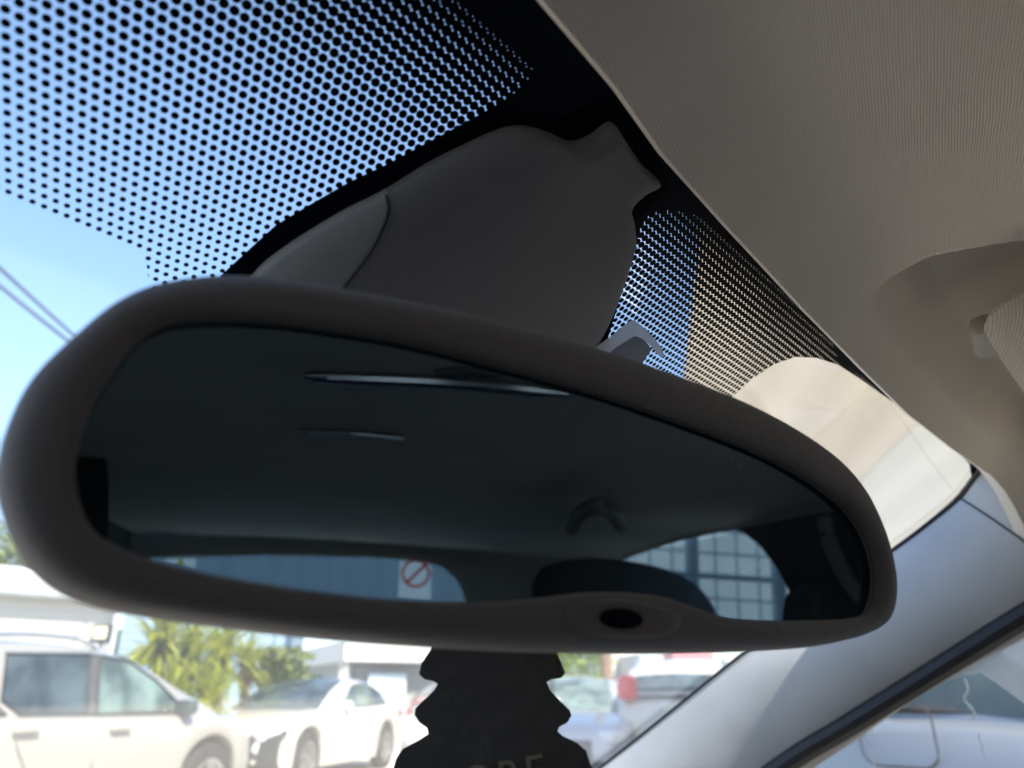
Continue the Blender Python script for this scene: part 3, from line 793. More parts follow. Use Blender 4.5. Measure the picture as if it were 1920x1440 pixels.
mb.build('prohibition_mark', M['red'], st, fix=False)
gl_ = [(773, 1078), (779, 1070), (784, 1076), (779, 1088), (773, 1086)]
st2 = stick('sticker', ((311, 1038), (367, 1038), (367, 1068), (352, 1062), (311, 1055)), M['sticker'], rg)
st2['label'] = 'white sticker with a yellow triangle'
mb = MB(); mb.add([w3(p, .008) for p in ((339, 1044), (346, 1060), (330, 1060))], [(0, 1, 2)]); mb.build('triangle_mark', M['yellow'], st2, fix=False)
# right side: panel with the rear door window cut in it
SX = .685
shole = [mhit(*p, (SX, 0, 0), (1, 0, 0)) for p in ((1150, 1052), (1240, 1022), (1310, 1000), (1350, 991), (1372, 990), (1395, 998), (1425, 1022), (1455, 1060), (1480, 1105), (1500, 1160))]
sh = [(p.y, p.z) for p in shole]
sh = sh + [(sh[-1][0], .95), (sh[0][0], .95)]
far = min(p[0] for p in sh)
sp_ = fill_poly('rear_door_panel', [V((SX, y, z)) for y, z in ((RY - .6, .6), (-.45, .6), (-.45, 1.36), (RY - .6, 1.40))] if far > RY - .5 else [V((SX, y, z)) for y, z in ((far - .3, .6), (-.45, .6), (-.45, 1.36), (far - .3, 1.40))], M['darktrim'], cabin, holes=[[V((SX, y, z)) for y, z in sh]])
fill_poly('rear_door_window', [V((SX + .012, y, z)) for y, z in ((far - .1, .95), (-.4, .95), (-.4, 1.36), (far - .1, 1.36))], M['reardoorglass'], cabin)
fill_poly('light_blocking_panel', [V((-.70, y, z)) for y, z in ((.75, .3), (RY, .3), (RY, 1.37), (.08, 1.37), (.75, 1.0))], M['darktrim'], cabin, holes=[[V((-.70, y, z)) for y, z in ((.48, 1.0), (-.45, .98), (-.50, 1.27), (.12, 1.27))]])  # unseen left panel, added to cut light reaching the headliner
fill_poly('side_window', [V((-.712, y, z)) for y, z in ((.55, .96), (-.5, .94), (-.55, 1.3), (.12, 1.3))], M['lightcutglass'], cabin)
mb = MB(); mb.add([(-.72, .36, .35), (.12, .36, .35), (.12, -.30, .35), (.72, -.30, .35), (.72, RY, .35), (-.72, RY, .35)], [(0, 1, 2, 3, 4, 5)]); mb.add([(-.72, -1.52, .98), (.72, -1.52, .98), (.72, RY, 1.0), (-.72, RY, 1.0)], [(0, 1, 2, 3)]); mb.build('light_blocking_floor', M['seat'], cabin, smooth=False, fix=False)  # unseen floor and shelf, shaped to darken the headliner's left and rear
# B pillar trims and belt guide, left door frame
mb = MB(); mb.loft([[V((.66, -.38, .7)), V((.64, -.42, .7)), V((.64, -.52, .7)), V((.68, -.56, .7))], [V((.64, -.44, 1.31)), V((.615, -.47, 1.31)), V((.615, -.55, 1.31)), V((.66, -.60, 1.31))]], closed=False); mb.build('centre_pillar', M['darktrim'], cabin)
ld = [mhit(*p, (-.5, 0, 0), (1, 0, 0)) if False else mhit(*p, (0, -.95, 0), (0, 1, 0)) for p in ((120, 832), (165, 832), (188, 845), (200, 870), (204, 930), (202, 1010), (200, 1060), (100, 1060))]
fill_poly('seat_back_edge', smooth_closed(ld, 5), M['black'], cabin)
# rear seat with head restraint
seat = empty('rear_seat'); seat.parent = cabin
hp = [mhit(*p, (0, -1.35, 0), (0, 1, 0)) for p in ((1006, 1112), (1012, 1080), (1030, 1060), (1070, 1049), (1120, 1047), (1190, 1055), (1250, 1070), (1295, 1093), (1322, 1122), (1338, 1160), (1330, 1250), (1010, 1250))]
cen = sum(hp, V()) / len(hp)
mb = MB(); R_ = []
O = smooth_closed(hp, 4)
for dy, s_ in ((.05, .80), (.043, .93), (.02, 1), (-.04, 1), (-.06, .92), (-.065, .6)):
    R_.append([cen + (p - cen) * s_ + V((0, dy, 0)) for p in O])
mb.loft(R_, cap=True); mb.build('head_restraint', M['seat'], seat, sharp=70)
mb = MB(); mb.rbox((.05, -1.42, .78), (1.25, .16, .62), .07); mb.build('backrest', M['seat'], seat)
bp_ = [mhit(*p, (.60, 0, 0), (1, 0, 0)) for p in ((1548, 972), (1556, 1010), (1572, 1050), (1596, 1095), (1625, 1135), (1650, 1160))]
mb = MB(); mb.tube(smooth_open(bp_, 4), .011, 8); mb.build('seat_belt', M['clip'], cabin)
fseat = empty('front_seat'); fseat.parent = cabin
hq = [mhit(*p, (0, -.72, 0), (0, 1, 0)) for p in ((1496, 1175), (1500, 1125), (1512, 1104), (1535, 1096), (1560, 1106), (1580, 1130), (1592, 1175), (1590, 1230), (1500, 1230))]
cen = sum(hq, V()) / len(hq); O = smooth_closed(hq, 4); R_ = []
for dy, s_ in ((.04, .80), (.035, .93), (.02, 1), (-.03, 1), (-.045, .92), (-.05, .6)): R_.append([cen + (p - cen) * s_ + V((0, dy, 0)) for p in O])
mb = MB(); mb.loft(R_, cap=True); mb.build('head_restraint', M['darktrim'], fseat, sharp=70)
for xx in (-.36, .38):
    mb = MB(); mb.rbox((xx, -.64, .70), (.52, .15, .78), .06); mb.build('backrest', M['seat'], fseat)
# grab handle and roof console on the headliner
def roofz(y): return head_pt(.2, 0, .12 - y).z
def onroof(px, py, z=1.372): return mhit(px, py, (0, 0, z), (0, 0, 1))
hdl = [mhit(*p, (0, 0, 1.335), (0, 0, 1)) for p in ((1074, 1015), (1074, 990), (1084, 968), (1106, 953), (1132, 951), (1154, 964), (1166, 985), (1168, 1008))]
mb = MB(); mb.tube(smooth_open([p + V((0, 0, .03 if i in (0, 7) else 0)) for i, p in enumerate(hdl)], 4), .013, 10); mb.build('grab_handle', M['clip'], cabin)
mb = MB(); mb.tube(smooth_open([onroof(*p, 1.381) for p in ((570, 702), (620, 706), (800, 713), (960, 725), (1068, 737))], 3), [.002, .004, .006] + [.007] * 8 + [.005, .003], 10); mb.build('roof_console', M['chrome'], cabin)
mb = MB(); mb.tube(smooth_open([onroof(*p, 1.382) for p in ((560, 808), (600, 810), (680, 813), (758, 821))], 3), [.0015] + [.004] * 7 + [.005, .003], 10); mb.build('dome_lamp', M['chrome'], cabin)
con = [onroof(*p, 1.379) for p in ((815, 702), (860, 697), (920, 700), (950, 706), (900, 710), (850, 709))]
mb = MB(); mb.loft([con, [p + V((0, 0, .01)) for p in con]], cap=True); mb.build('console_switch', M['darktrim'], cabin)

# ================================================================== OUTSIDE
# ground
gm, nt, b = new_mat('worn_concrete')
tc = N(nt, 'ShaderNodeTexCoord'); no = N(nt, 'ShaderNodeTexNoise'); no.inputs['Scale'].default_value = .6; no.inputs['Detail'].default_value = 10; L(nt, tc.outputs['Object'], no.inputs['Vector'])
r = ramp(nt, no.outputs['Fac'], [(.3, (.48, .44, .38)), (.7, (.64, .60, .52))]); L(nt, r.outputs[0], b.inputs['Base Color']); b.inputs['Roughness'].default_value = .9
o = obj('ground', [(-900, -900, 0), (900, -900, 0), (900, 900, 0), (-900, 900, 0)], [(0, 1, 2, 3)], gm, smooth=False); tag(o, kind='structure')

# ---------------------------------------------------------------- cars
def lathe(mb, prof, c, axis_y, n=28):
    rings = [[V(c) + V((r * cos(2 * pi * k / n), y * axis_y, r * sin(2 * pi * k / n))) for k in range(n)] for r, y in prof]
    mb.loft(rings)

def wheel(parent, x, y, side, r, wd=.2):
    t = MB(); lathe(t, [(r * .66, -wd / 2), (r * .9, -wd / 2), (r, -wd / 2 + .03), (r, wd / 2 - .03), (r * .93, wd / 2), (r * .68, wd / 2 + .004), (r * .66, wd / 2 - .05), (r * .66, -wd / 2)], (x, y, r), side)
    wh = empty('wheel', (0, 0, 0)); wh.parent = parent
    t.build('tyre', M['tyre'], wh)
    m = MB(); lathe(m, [(r * .665, wd / 2 - .05), (r * .67, wd / 2 + .002), (r * .60, wd / 2 - .002), (r * .58, wd / 2 - .045), (.02, wd / 2 - .06)], (x, y, r), side)
    for k in range(5):
        a = 2 * pi * k / 5 + .3
        Mr = Matrix.Rotation(-a, 3, 'Y')
        for da in (-.09, .09):
            c = V((x, y + side * (wd / 2 - .012), r)) + Matrix.Rotation(-(a + da), 3, 'Y') @ V((r * .33, 0, 0))
            m.box(c, (r * .58, .025, .045), M=Matrix.Rotation(-(a + da), 3, 'Y'))
    lathe(m, [(.07, wd / 2 - .03), (.065, wd / 2), (.0, wd / 2 + .004)], (x, y, r), side, 14)
    m.build('rim', M['rim'], wh)
    return wh

def make_car(name, label, cat, sp, loc, rz, group=None):
    """local frame: +X forward, s = metres behind the nose"""
    root = empty(name, loc, rz); tag(root, label, cat, group)
    Lc, W = sp['L'], sp['W'] / 2
    X = lambda s: Lc / 2 - s
    zb0 = sp.get('zb', .22); wr = sp.get('wr', .33); ar = wr + .06
    top = sp['top']; roof = sp['roof']; plan = sp.get('plan', [(0, .66), (.12, .80), (.35, .93), (.8, .99), (1.4, 1), (Lc - 1.2, 1), (Lc - .6, .97), (Lc - .2, .88), (Lc - .05, .80), (Lc, .70)])
    tum = sp.get('tum', .30)
    st = sorted(set([round(.05 * k, 3) for k in range(int(Lc / .05) + 1)] + [Lc, .015, .03, Lc - .02]))
    rings = []
    for s in st:
        w_ = W * cinterp(plan, s); zt = cinterp(top, s); zb = zb0 + .12 * max(0, 1 - s / .5) + .14 * max(0, 1 - (Lc - s) / .5)
        for wx in sp['wheels']:
            d = abs(s - wx)
            if d < ar: zb = max(zb, wr + sqrt(ar * ar - d * d))
        zb = min(zb, zt - .08)
        hh = zt - zb
        if s == 0 or s == Lc: sh_ = .93
        else: sh_ = 1
        def P(y, z): return V((X(s), y, z))
        half = [(0, zb), (w_ * .86 * sh_, zb), (w_ * .965 * sh_, zb + .015), (w_ * .99 * sh_, zb + hh * .12), (w_ * 1.0 * sh_, zb + hh * .35), (w_ * 1.0 * sh_, zb + hh * .62), (w_ * .985 * sh_, zb + hh * .80), (w_ * .955 * sh_, zt - .035), (w_ * .915 * sh_, zt - .008), (w_ * .86 * sh_, zt), (w_ * .4, zt + .022), (0, zt + .03)]
        ring = [P(y, z) for y, z in half] + [P(-y, z) for y, z in half[-2:0:-1]]
        rings.append(ring)
    mb = MB(); mb.loft(rings, cap=True)
    # greenhouse
    gs = [s for s in st if roof[0][0] <= s <= roof[-1][0]]
    gr = []
    for s in gs:
        zt = cinterp(top, s) - .02; zr = max(cinterp(roof, s), zt + .004)
        wb = W * cinterp(plan, s) * .90
        def P(y, z): return V((X(s), y, z))
        hgt = zr - zt
        k = min(1, hgt / .25)
        half = [(wb, zt), (wb - (hgt - .05 * k) * tum, zr - .05 * k), (wb - hgt * tum - .03 * k, zr - .018 * k), (wb - hgt * tum - .11 * k, zr), (wb * .35, zr + .022 * k), (0, zr + .026 * k)]
        gr.append([P(y, z) for y, z in half] + [P(-y, z) for y, z in half[-2::-1]])
    mb.loft(gr, closed=False)
    mb.build('body', sp['paint'], root, sharp=40)
    def side_pt(s, z, sd, off=.004):
        zt = cinterp(top, s) - .02; wb = W * cinterp(plan, s) * .90
        y = wb - (z - zt) * tum + off
        return V((X(s), sd * y, z))
    # side windows (each its own pane), densified outline
    for sd in (-1, 1):
        for poly, mk in sp['windows']:
            pts = []
            for i in range(len(poly)):
                a, c = poly[i], poly[(i + 1) % len(poly)]
                for k in range(4): pts.append((a[0] + (c[0] - a[0]) * k / 4, a[1] + (c[1] - a[1]) * k / 4))
            P3 = [side_pt(s, z, sd, .005) for s, z in pts]
            obj('side_window', P3, [tuple(range(len(P3)))], M[mk], root, smooth=False)
        if sp.get('frames', True):
            for poly, mk in sp['windows']:
                mbx = MB(); ring_ = [side_pt(s, z, sd, .006) for s, z in poly]; mbx.tube(ring_ + [ring_[0]], .012, 6, cap=False); 
                mbx.build('window_trim', M['black'], root)
    # front and rear screens
    def screen(nm, s0, s1, mk, kw=.90):
        g = []; nseg = 8
        for i in range(nseg + 1):
            s = s0 + (s1 - s0) * i / nseg
            zt = cinterp(top, s) - .02; zr = cinterp(roof, s); hgt = max(zr - zt, 0); wb = W * cinterp(plan, s) * .90
            k = min(1, hgt / .25)
            ye = (wb - hgt * tum - .05 * k) * kw
            row = []
            for q in range(-4, 5):
                f = abs(q) / 4
                row.append(V((X(s), ye * q / 4, zr + .034 * k * (1 - f ** 2 * .9) + .010 + (.006 if True else 0))))
            g.append(row)
        mbx = MB(); mbx.loft(g, closed=False); return mbx.build(nm, M[mk], root, sharp=60)
    if 'ws' in sp: screen('windshield', *sp['ws'])
    if 'rs' in sp: screen('rear_window', *sp['rs'])
    # wheels
    for wx in sp['wheels']:
        for sd in (-1, 1): wheel(root, X(wx), sd * (W - .115), sd, wr)
    # lamps, grille, plates
    zt0 = cinterp(top, .25)
    def blob(nm, c, d, mat, par=root, rz_=0):
        mbx = MB(); mbx.rbox(c, d, min(d) * .35, rz_); return mbx.build(nm, mat, par)
    for sd in (-1, 1):
        yw = W * cinterp(plan, .12)
        blob('headlight', (X(.20), sd * (yw - .12), sp.get('hl', .68)), (.34, .30, .15), M['lamp'], rz_=-sd * .55)
        yr = W * cinterp(plan, Lc - .12)
        blob('tail_light', (X(Lc - .09), sd * (yr - .10), sp.get('tl', .86)), (.22, .26, sp.get('tlh', .18)), M['taillamp'], rz_=sd * .4)
        # door mirror
        ms = sp['mirror']
        c = side_pt(ms, cinterp(top, ms) + .05, sd, .09); mbx = MB()
        mbx.rbox(c, (.13, .20, .13), .05); mi = mbx.build('door_mirror', M[sp.get('mirmat', 'black')] if sp.get('mirmat') else sp['paint'], root)
        for hs, hz_ in sp.get('handles', []):
            yy = W * cinterp(plan, hs)
            mbx = MB(); mbx.rbox((X(hs), sd * (yy + .012), hz_), (.21, .035, .035), .014); mbx.build('door_handle', sp['paint'], root)
        for line in sp.get('lines', []):
            pts = []
            for s, z in line:
                zt = cinterp(top, s); zb = zb0; hh = zt - zb; f = (z - zb) / hh
                tab = [(0, .965), (.12, .99), (.35, 1.0), (.62, 1.0), (.80, .985), (.955, .955), (.985, .915)]
                pts.append(V((X(s), sd * (W * cinterp(plan, s) * interp(tab, f) + .001), z)))
            mbx = MB(); mbx.tube(smooth_open(pts, 4), .0045, 6); mbx.build('door_gap', M['black'], root)
        if sp.get('rails'):
            a, c2 = sp['rails']; pts = []
            for i in range(9):
                s = a + (c2 - a) * i / 8; zr = cinterp(roof, s); wb = W * cinterp(plan, s) * .90; hgt = zr - cinterp(top, s)
                pts.append(V((X(s), sd * (wb - hgt * tum - .07), zr + .045 - (.045 if i in (0, 8) else 0))))
            mbx = MB(); mbx.tube(smooth_open(pts, 3), .018, 8); mbx.build('roof_rail', M['chrome'], root)
    blob('grille', (X(.035), 0, sp.get('gz', .56)), (.10, sp['W'] * .44, .26), M['grille'])
    blob('lower_grille', (X(.03), 0, .34), (.10, sp['W'] * .62, .12), M['grille'])
    blob('number_plate', (X(-.012), 0, .42), (.02, .42, .11), M['plate'])
    blob('number_plate', (X(Lc + .0), 0, sp.get('rp', .80)), (.04, .46, .12), M['plate'])
    return root

def head_to(a):                       # heading given clockwise from the view direction -> rotation about z for +X forward
    ang = YAW + a
    return atan2(cos(ang), sin(ang))
def place(px, h, a, sp, s_ref, sd, yfrac=1.0):
    """car origin so that the body-side point s_ref on side sd (+1 left) stands at column px, depth h"""
    rz = head_to(a)
    R = Matrix.Rotation(rz, 3, 'Z')
    loc = out(px, h) - R @ V((sp['L'] / 2 - s_ref, sd * sp['W'] / 2 * yfrac, 0))
    return loc, rz

suv = dict(L=4.75, W=1.90, wheels=(.92, 3.75), wr=.37, zb=.27, paint=M['p_silver'], hl=.82, gz=.70, tl=1.0,
    top=[(0, .62), (.06, .80), (.25, .92), (.9, 1.0), (1.35, 1.06), (2.2, 1.075), (3.6, 1.10), (4.4, 1.12), (4.65, 1.05), (4.75, .90)],
    roof=[(1.25, 1.06), (1.7, 1.31), (2.15, 1.53), (2.5, 1.61), (2.95, 1.635), (3.4, 1.60), (3.85, 1.52), (4.2, 1.40), (4.5, 1.26), (4.68, 1.12)],
    windows=[([(1.66, 1.085), (2.57, 1.085), (2.52, 1.55), (2.26, 1.52), (1.98, 1.36)], 'panegreen'),
             ([(2.66, 1.085), (3.16, 1.09), (3.30, 1.20), (3.28, 1.525), (2.62, 1.56)], 'pane'),
             ([(2.575, 1.085), (2.655, 1.085), (2.615, 1.56), (2.525, 1.552)], 'pillarblk'), ([(3.27, 1.10), (4.10, 1.15), (3.95, 1.40), (3.39, 1.51), (3.40, 1.20)], 'pane')],
    ws=(1.32, 2.22, 'pane'), rs=(4.62, 4.25, 'panedark'), mirror=1.75, mirmat='panedark', handles=[(2.42, .98), (3.18, 1.0)], rails=(2.5, 3.9),
    lines=[[(2.62, .34), (2.62, .7), (2.6, 1.05)], [(3.0, .36), (3.12, .7), (3.22, .9), (3.20, 1.08)], [(1.5, .34), (1.46, .7), (1.6, 1.04)]])
def rescale(sp, kx, kz):
    r = dict(sp)
    r['L'] = sp['L'] * kx; r['wheels'] = tuple(x * kx for x in sp['wheels'])
    for k in ('top', 'roof'): r[k] = [(a * kx, b * kz) for a, b in sp[k]]
    r['windows'] = [([(a * kx, b * kz) for a, b in p], m_) for p, m_ in sp['windows']]
    r['lines'] = [[(a * kx, b * kz) for a, b in p] for p in sp['lines']]
    for k in ('ws', 'rs'): r[k] = (sp[k][0] * kx, sp[k][1] * kx, sp[k][2])
    r['mirror'] = sp['mirror'] * kx; r['handles'] = [(a * kx, b * kz) for a, b in sp['handles']]
    if sp.get('rails'): r['rails'] = tuple(x * kx for x in sp['rails'])
    return r
def nose_cut(sp, ds):
    r = dict(sp); f = lambda a: a - ds
    r['L'] = sp['L'] - ds; r['wheels'] = (sp['wheels'][0], f(sp['wheels'][1]))
    r['top'] = [(a, b) if a < .3 else (f(a), b) for a, b in sp['top']]; r['roof'] = [(f(a), b) for a, b in sp['roof']]
    r['windows'] = [([(f(a), b) for a, b in p], m_) for p, m_ in sp['windows']]; r['lines'] = [[(f(a), b) for a, b in p] for p in sp['lines']]
    for k in ('ws', 'rs'): r[k] = (f(sp[k][0]), f(sp[k][1]), sp[k][2])
    r['mirror'] = f(sp['mirror']); r['handles'] = [(f(a), b) for a, b in sp['handles']]
    if sp.get('rails'): r['rails'] = tuple(f(x) for x in sp['rails'])
    return r
big = dict(suv)
suv['wheels'] = (.82, 3.75)
suv = rescale(nose_cut(suv, .55), 1.13, .93)
loc, rz = place(197, 6.2, radians(17), suv, 2.07 * 1.13, -1)
make_car('estate_car', 'silver beige four-wheel-drive estate car with roof rails, parked side-on at lower left', 'car', suv, loc, rz)

coupe = dict(L=4.62, W=1.85, wheels=(.90, 3.65), wr=.34, zb=.20, paint=M['p_white'], hl=.66, gz=.50, tl=.85, mirmat=None,
    top=[(0, .55), (.05, .66), (.22, .76), (.8, .87), (1.4, .93), (2.2, .95), (3.4, .99), (4.2, 1.02), (4.52, .98), (4.62, .86)],
    roof=[(1.35, .92), (1.9, 1.18), (2.3, 1.33), (2.65, 1.375), (3.0, 1.37), (3.5, 1.27), (4.0, 1.10), (4.3, 1.0)],
    windows=[([(1.95, .97), (3.10, .99), (3.12, 1.30), (2.75, 1.325), (2.45, 1.29)], 'panegreen'), ([(3.17, .99), (3.72, 1.01), (3.45, 1.20), (3.17, 1.295)], 'panedark')],
    ws=(1.40, 2.42, 'pane'), rs=(4.2, 3.4, 'panedark'), mirror=1.98, handles=[(2.95, .84)],
    lines=[[(1.78, .3), (1.72, .6), (1.86, .93)], [(3.1, .3), (3.16, .65), (3.12, .97)]])
loc, rz = place(592, 11.4, radians(180 + 14), coupe, .90, 1)
white_coupe = make_car('coupe', 'white two-door coupe facing the camera beside the palms, its dark front bumper damaged', 'car', coupe, loc, rz)
mb = MB(); rnd_ = random.Random(3)
xf = coupe['L'] / 2
pr_ = []
for k in range(13):
    t = k / 12; y = -.70 + 1.60 * t
    xx = xf + .035 - .32 * max(0, abs(y) - .35) ** 1.3
    pr_.append([V((xx - .22, y, .80 - .05 * rnd_.random() - .12 * abs(t - .5))), V((xx - .03 * rnd_.random(), y, .66 - .06 * rnd_.random())), V((xx + .015, y, .40)), V((xx - .01, y, .27 + .05 * rnd_.random())), V((xx - .12, y, .24))])
mb.loft(pr_, closed=False); mb.build('damaged_bumper', M['grille'], white_coupe)

hatch = dict(L=4.2, W=1.78, wheels=(.82, 3.42), wr=.31, zb=.20, paint=M['p_blue'], hl=.68, gz=.55, tl=.74,
    top=[(0, .58), (.05, .70), (.25, .82), (.85, .93), (1.25, .98), (2.4, 1.03), (3.2, 1.085), (3.8, 1.105), (4.1, 1.06), (4.2, .92)],
    roof=[(1.15, .98), (1.7, 1.25), (2.1, 1.42), (2.6, 1.47), (3.2, 1.45), (3.6, 1.40), (3.9, 1.22), (4.12, 1.06)],
    windows=[([(1.66, 1.02), (2.50, 1.05), (2.47, 1.39), (2.12, 1.36)], 'panedark'), ([(2.58, 1.055), (3.74, 1.125), (3.55, 1.30), (3.3, 1.375), (2.56, 1.40)], 'panedark')],
    ws=(1.22, 2.15, 'panedark'), rs=(4.05, 3.62, 'panedark'), mirror=1.72, handles=[(2.4, .90), (3.25, .95)], frames=True,
    lines=[[(2.55, .3), (2.55, .7), (2.53, 1.03)], [(3.62, .62), (3.40, .80), (3.28, .95), (3.20, 1.07)]])
# parked alongside us, nose towards the rear: only its tail quarter reaches past our pillar
bl = make_car('hatchback', 'silver blue hatchback parked right beside our passenger window, fuel flap visible', 'car', hatch, V((2.55, -1.04, 0)), radians(-90))
# fuel flap outline on the quarter panel facing us: its right-hand side
mb = MB()
def flap_pt(a, b_): 
    s = 3.71 - a; z = 1.07 + b_
    yy = hatch['W'] / 2 * cinterp([(0, .66), (.8, .99), (3.0, 1), (3.6, .97), (4.0, .88), (4.2, .7)], s)
    return V((hatch['L'] / 2 - s, -(yy * .985 + .0015), z))
loop = []
for q, (sx, sy) in enumerate(((1, 1), (-1, 1), (-1, -1), (1, -1))):
    for k in range(5):
        a = pi / 2 * (q + k / 4); loop.append(flap_pt(sx * .045 + .035 * cos(a), sy * .032 + .03 * sin(a)))
mb.tube(loop + [loop[0]], .0022, 6, cap=False); mb.build('fuel_flap_gap', M['black'], bl)

# bright white van behind the air freshener, its bonnet edge showing left of the card
van = dict(hatch); van.update(L=4.4, W=1.84, paint=M['p_white'], wr=.33, windows=[([(1.66, 1.02), (2.50, 1.05), (2.47, 1.39), (2.12, 1.36)], 'pane'), ([(2.58, 1.055), (3.74, 1.125), (3.55, 1.30), (3.3, 1.375), (2.56, 1.40)], 'pane')], ws=(1.22, 2.15, 'pane'))
loc, rz = place(800, 8.6, radians(180 + 35), van, 1.2, 1)
# ---- sketches of remaining vehicles
M['p_cream'] = car_paint('warm_white_paint', (.60, .57, .52))
M['p_lilac'] = car_paint('pale_grey_paint', (.46, .46, .50), .2)
ute = dict(suv); ute.update(paint=M['p_cream'], rails=None, ws=suv['ws'][:2] + ('panegreen',))
make_car('off_road_car', 'white off-road car with upright windscreen facing the camera, under the green tree', 'car', ute, out(1075, 17.5), head_to(radians(180 - 10)))
gsp = dict(coupe); gsp.update(paint=M['p_lilac'], windows=[(p, 'pane') for p, _ in coupe['windows']], ws=coupe['ws'][:2] + ('panegreen',))
make_car('saloon', 'pale grey saloon with dark grille, close to the right edge of the air freshener', 'car', gsp, out(1070, 12.6), head_to(radians(180 + 8)))
ssp = dict(big); ssp.update(paint=M['p_cream'], tlh=.34, tl=1.24, windows=[(p, 'pane') for p, _ in big['windows']], rs=big['rs'][:2] + ('pane',), rp=1.0)
make_car('people_carrier', 'cream people carrier seen from behind, with bright red tail lights, against the pillar', 'car', ssp, out(1285, 13.0), head_to(radians(14)))
make_car('minivan', 'bright white car whose rounded side shows left of the hanging air freshener', 'car', van, out(935, 12.0), head_to(radians(180 + 12)))
rsp = dict(hatch); rsp.update(paint=M['p_red'])
make_car('hatchback', 'red hatchback mostly hidden behind the air freshener and the tail of the white coupe', 'car', rsp, out(918, 22), head_to(radians(62)))

# ---------------------------------------------------------------- buildings
def bld(name, label, cat='building'):
    e = empty(name); tag(e, label, cat); return e
def wall_box(name, pa, pb, depth, z0, z1, mat, parent, away=True):
    """box whose front face runs from pa to pb"""
    d = (pb - pa); d.z = 0; n_ = V((-d.y, d.x, 0)).normalized()
    if n_.dot(pa - EYE) < 0: n_ = -n_
    c = [pa, pb, pb + n_ * depth, pa + n_ * depth]
    mb = MB(); mb.add([V((p.x, p.y, z0)) for p in c] + [V((p.x, p.y, z1)) for p in c], [(3, 2, 1, 0), (4, 5, 6, 7), (0, 1, 5, 4), (1, 2, 6, 5), (2, 3, 7, 6), (3, 0, 4, 7)])
    return mb.build(name, mat, parent, smooth=False)

M['w_white'] = clad('white_cladding', (.48, .47, .45), 2, .25, .12)
M['w_blue'] = clad('blue_cladding', (.27, .38, .49), 2, .3, .15)
M['w_slate'] = clad('slate_cladding', (.74, .80, .77), 0, .3, .08)
M['w_paleblue'] = clad('pale_blue_cladding', (.58, .68, .76), 2, .3, .12)
M['w_grey'] = clad('grey_cladding', (.29, .30, .30), 2, .2, .25)
M['w_roof'] = clad('white_roof_sheet', (.64, .64, .64), 0, .25, .1)
M['w_gutter'] = plain('gutter_metal', (.42, .46, .52), .5, .1, 4)
M['cable'] = plain('cable_sheath', (.06, .065, .08), .8, .1, 4)
M['w_pink'] = clad('red_pink_cladding', (.62, .20, .22), 2, .2, .2)
M['trunk'] = plain('bark', (.22, .15, .09), .9, .4, 20, bump=.6, bscale=60)

# large shed, left
sh_ = bld('shed', 'long white industrial shed with grey gutter and low roof, behind the estate car')
a, b_ = out(-420, 21), out(186, 26)
wall_box('wall', a, b_, 9, 0, zat(1112, 25), M['w_white'], sh_)
d = (b_ - a).normalized(); n_ = V((-d.y, d.x, 0)); n_ = -n_ if n_.dot(a - EYE) < 0 else n_
zt = zat(1112, 25)
mb = MB(); mb.loft([[a - d * .4 - n_ * .5 + V((0, 0, zt + .02)), b_ + d * .3 - n_ * .5 + V((0, 0, zt + .02))], [a - d * .4 + n_ * 5 + V((0, 0, zt + 1.5)), b_ + d * .3 + n_ * 5 + V((0, 0, zt + 1.5))]], closed=False); mb.build('roof', M['w_roof'], sh_, smooth=False)
mb = MB(); mb.tube([a - n_ * .55 + V((0, 0, zt + .05)), b_ + d * .3 - n_ * .55 + V((0, 0, zt + .05))], .13, 8); mb.build('gutter', M['w_gutter'], sh_)
mb = MB(); mb.tube([b_ - n_ * .3 + V((0, 0, zt)), b_ - n_ * .3], .1, 8); mb.build('downpipe', M['w_gutter'], sh_)

bb = bld('blue_building', 'blue clad two-storey building standing behind the palms')
wall_box('wall', out(205, 33), out(612, 36), 12, 0, 5.6, M['w_blue'], bb)
wall_box('side_bay', out(560, 33.5), out(612, 34.2), 1.5, 0, 5.2, M['w_paleblue'], bb)
mb = MB()
for px in (235, 300, 380, 470):
    p = out(px, 33.2 + (px - 205) * .0075, 3.2); mb.box(p, (1.6, .12, 1.1), head_to(radians(90)))
mb.build('window', M['panedark'], bb)
ga = bld('garage', 'grey roller-door garage with white roof edge and pale corner post, behind the coupe')
h = 24
wall_box('wall', out(654, h), out(905, h + 2), 6, 0, zat(1240, h), M['w_grey'], ga)
wall_box('roof', out(640, h - .8), out(915, h + 1.2), 7.5, zat(1240, h), zat(1200, h), M['w_roof'], ga)
wall_box('corner_post', out(632, h - .6), out(649, h - .6), .4, 0, zat(1226, h), M['w_white'], ga)
wall_box('door', out(690, h - .05), out(760, h + .5), .1, 0, zat(1262, h), M['w_paleblue'], ga)

rbld = bld('workshop', 'white workshop wall with pink red shop front, far behind the cars on the right')
h = 30
wall_box('wall', out(1149, h), out(1205, h + .5), 8, 0, zat(1180, h), M['w_white'], rbld)
wall_box('shop_front', out(1268, h - 3), out(1345, h - 3), 6, zat(1256, h), zat(1225, h), M['w_pink'], rbld)
wall_box('lower_wall', out(1205, h - 2), out(1420, h - 1), 8, 0, zat(1230, h), M['w_white'], rbld)
po = MB(); po.tube([out(1139, 20), out(1139, 20, 6.0)], [.16, .13], 10); po = po.build('utility_pole', M['trunk']); tag(po, 'brown timber utility pole standing between the green bush and the white workshop wall', 'utility pole')

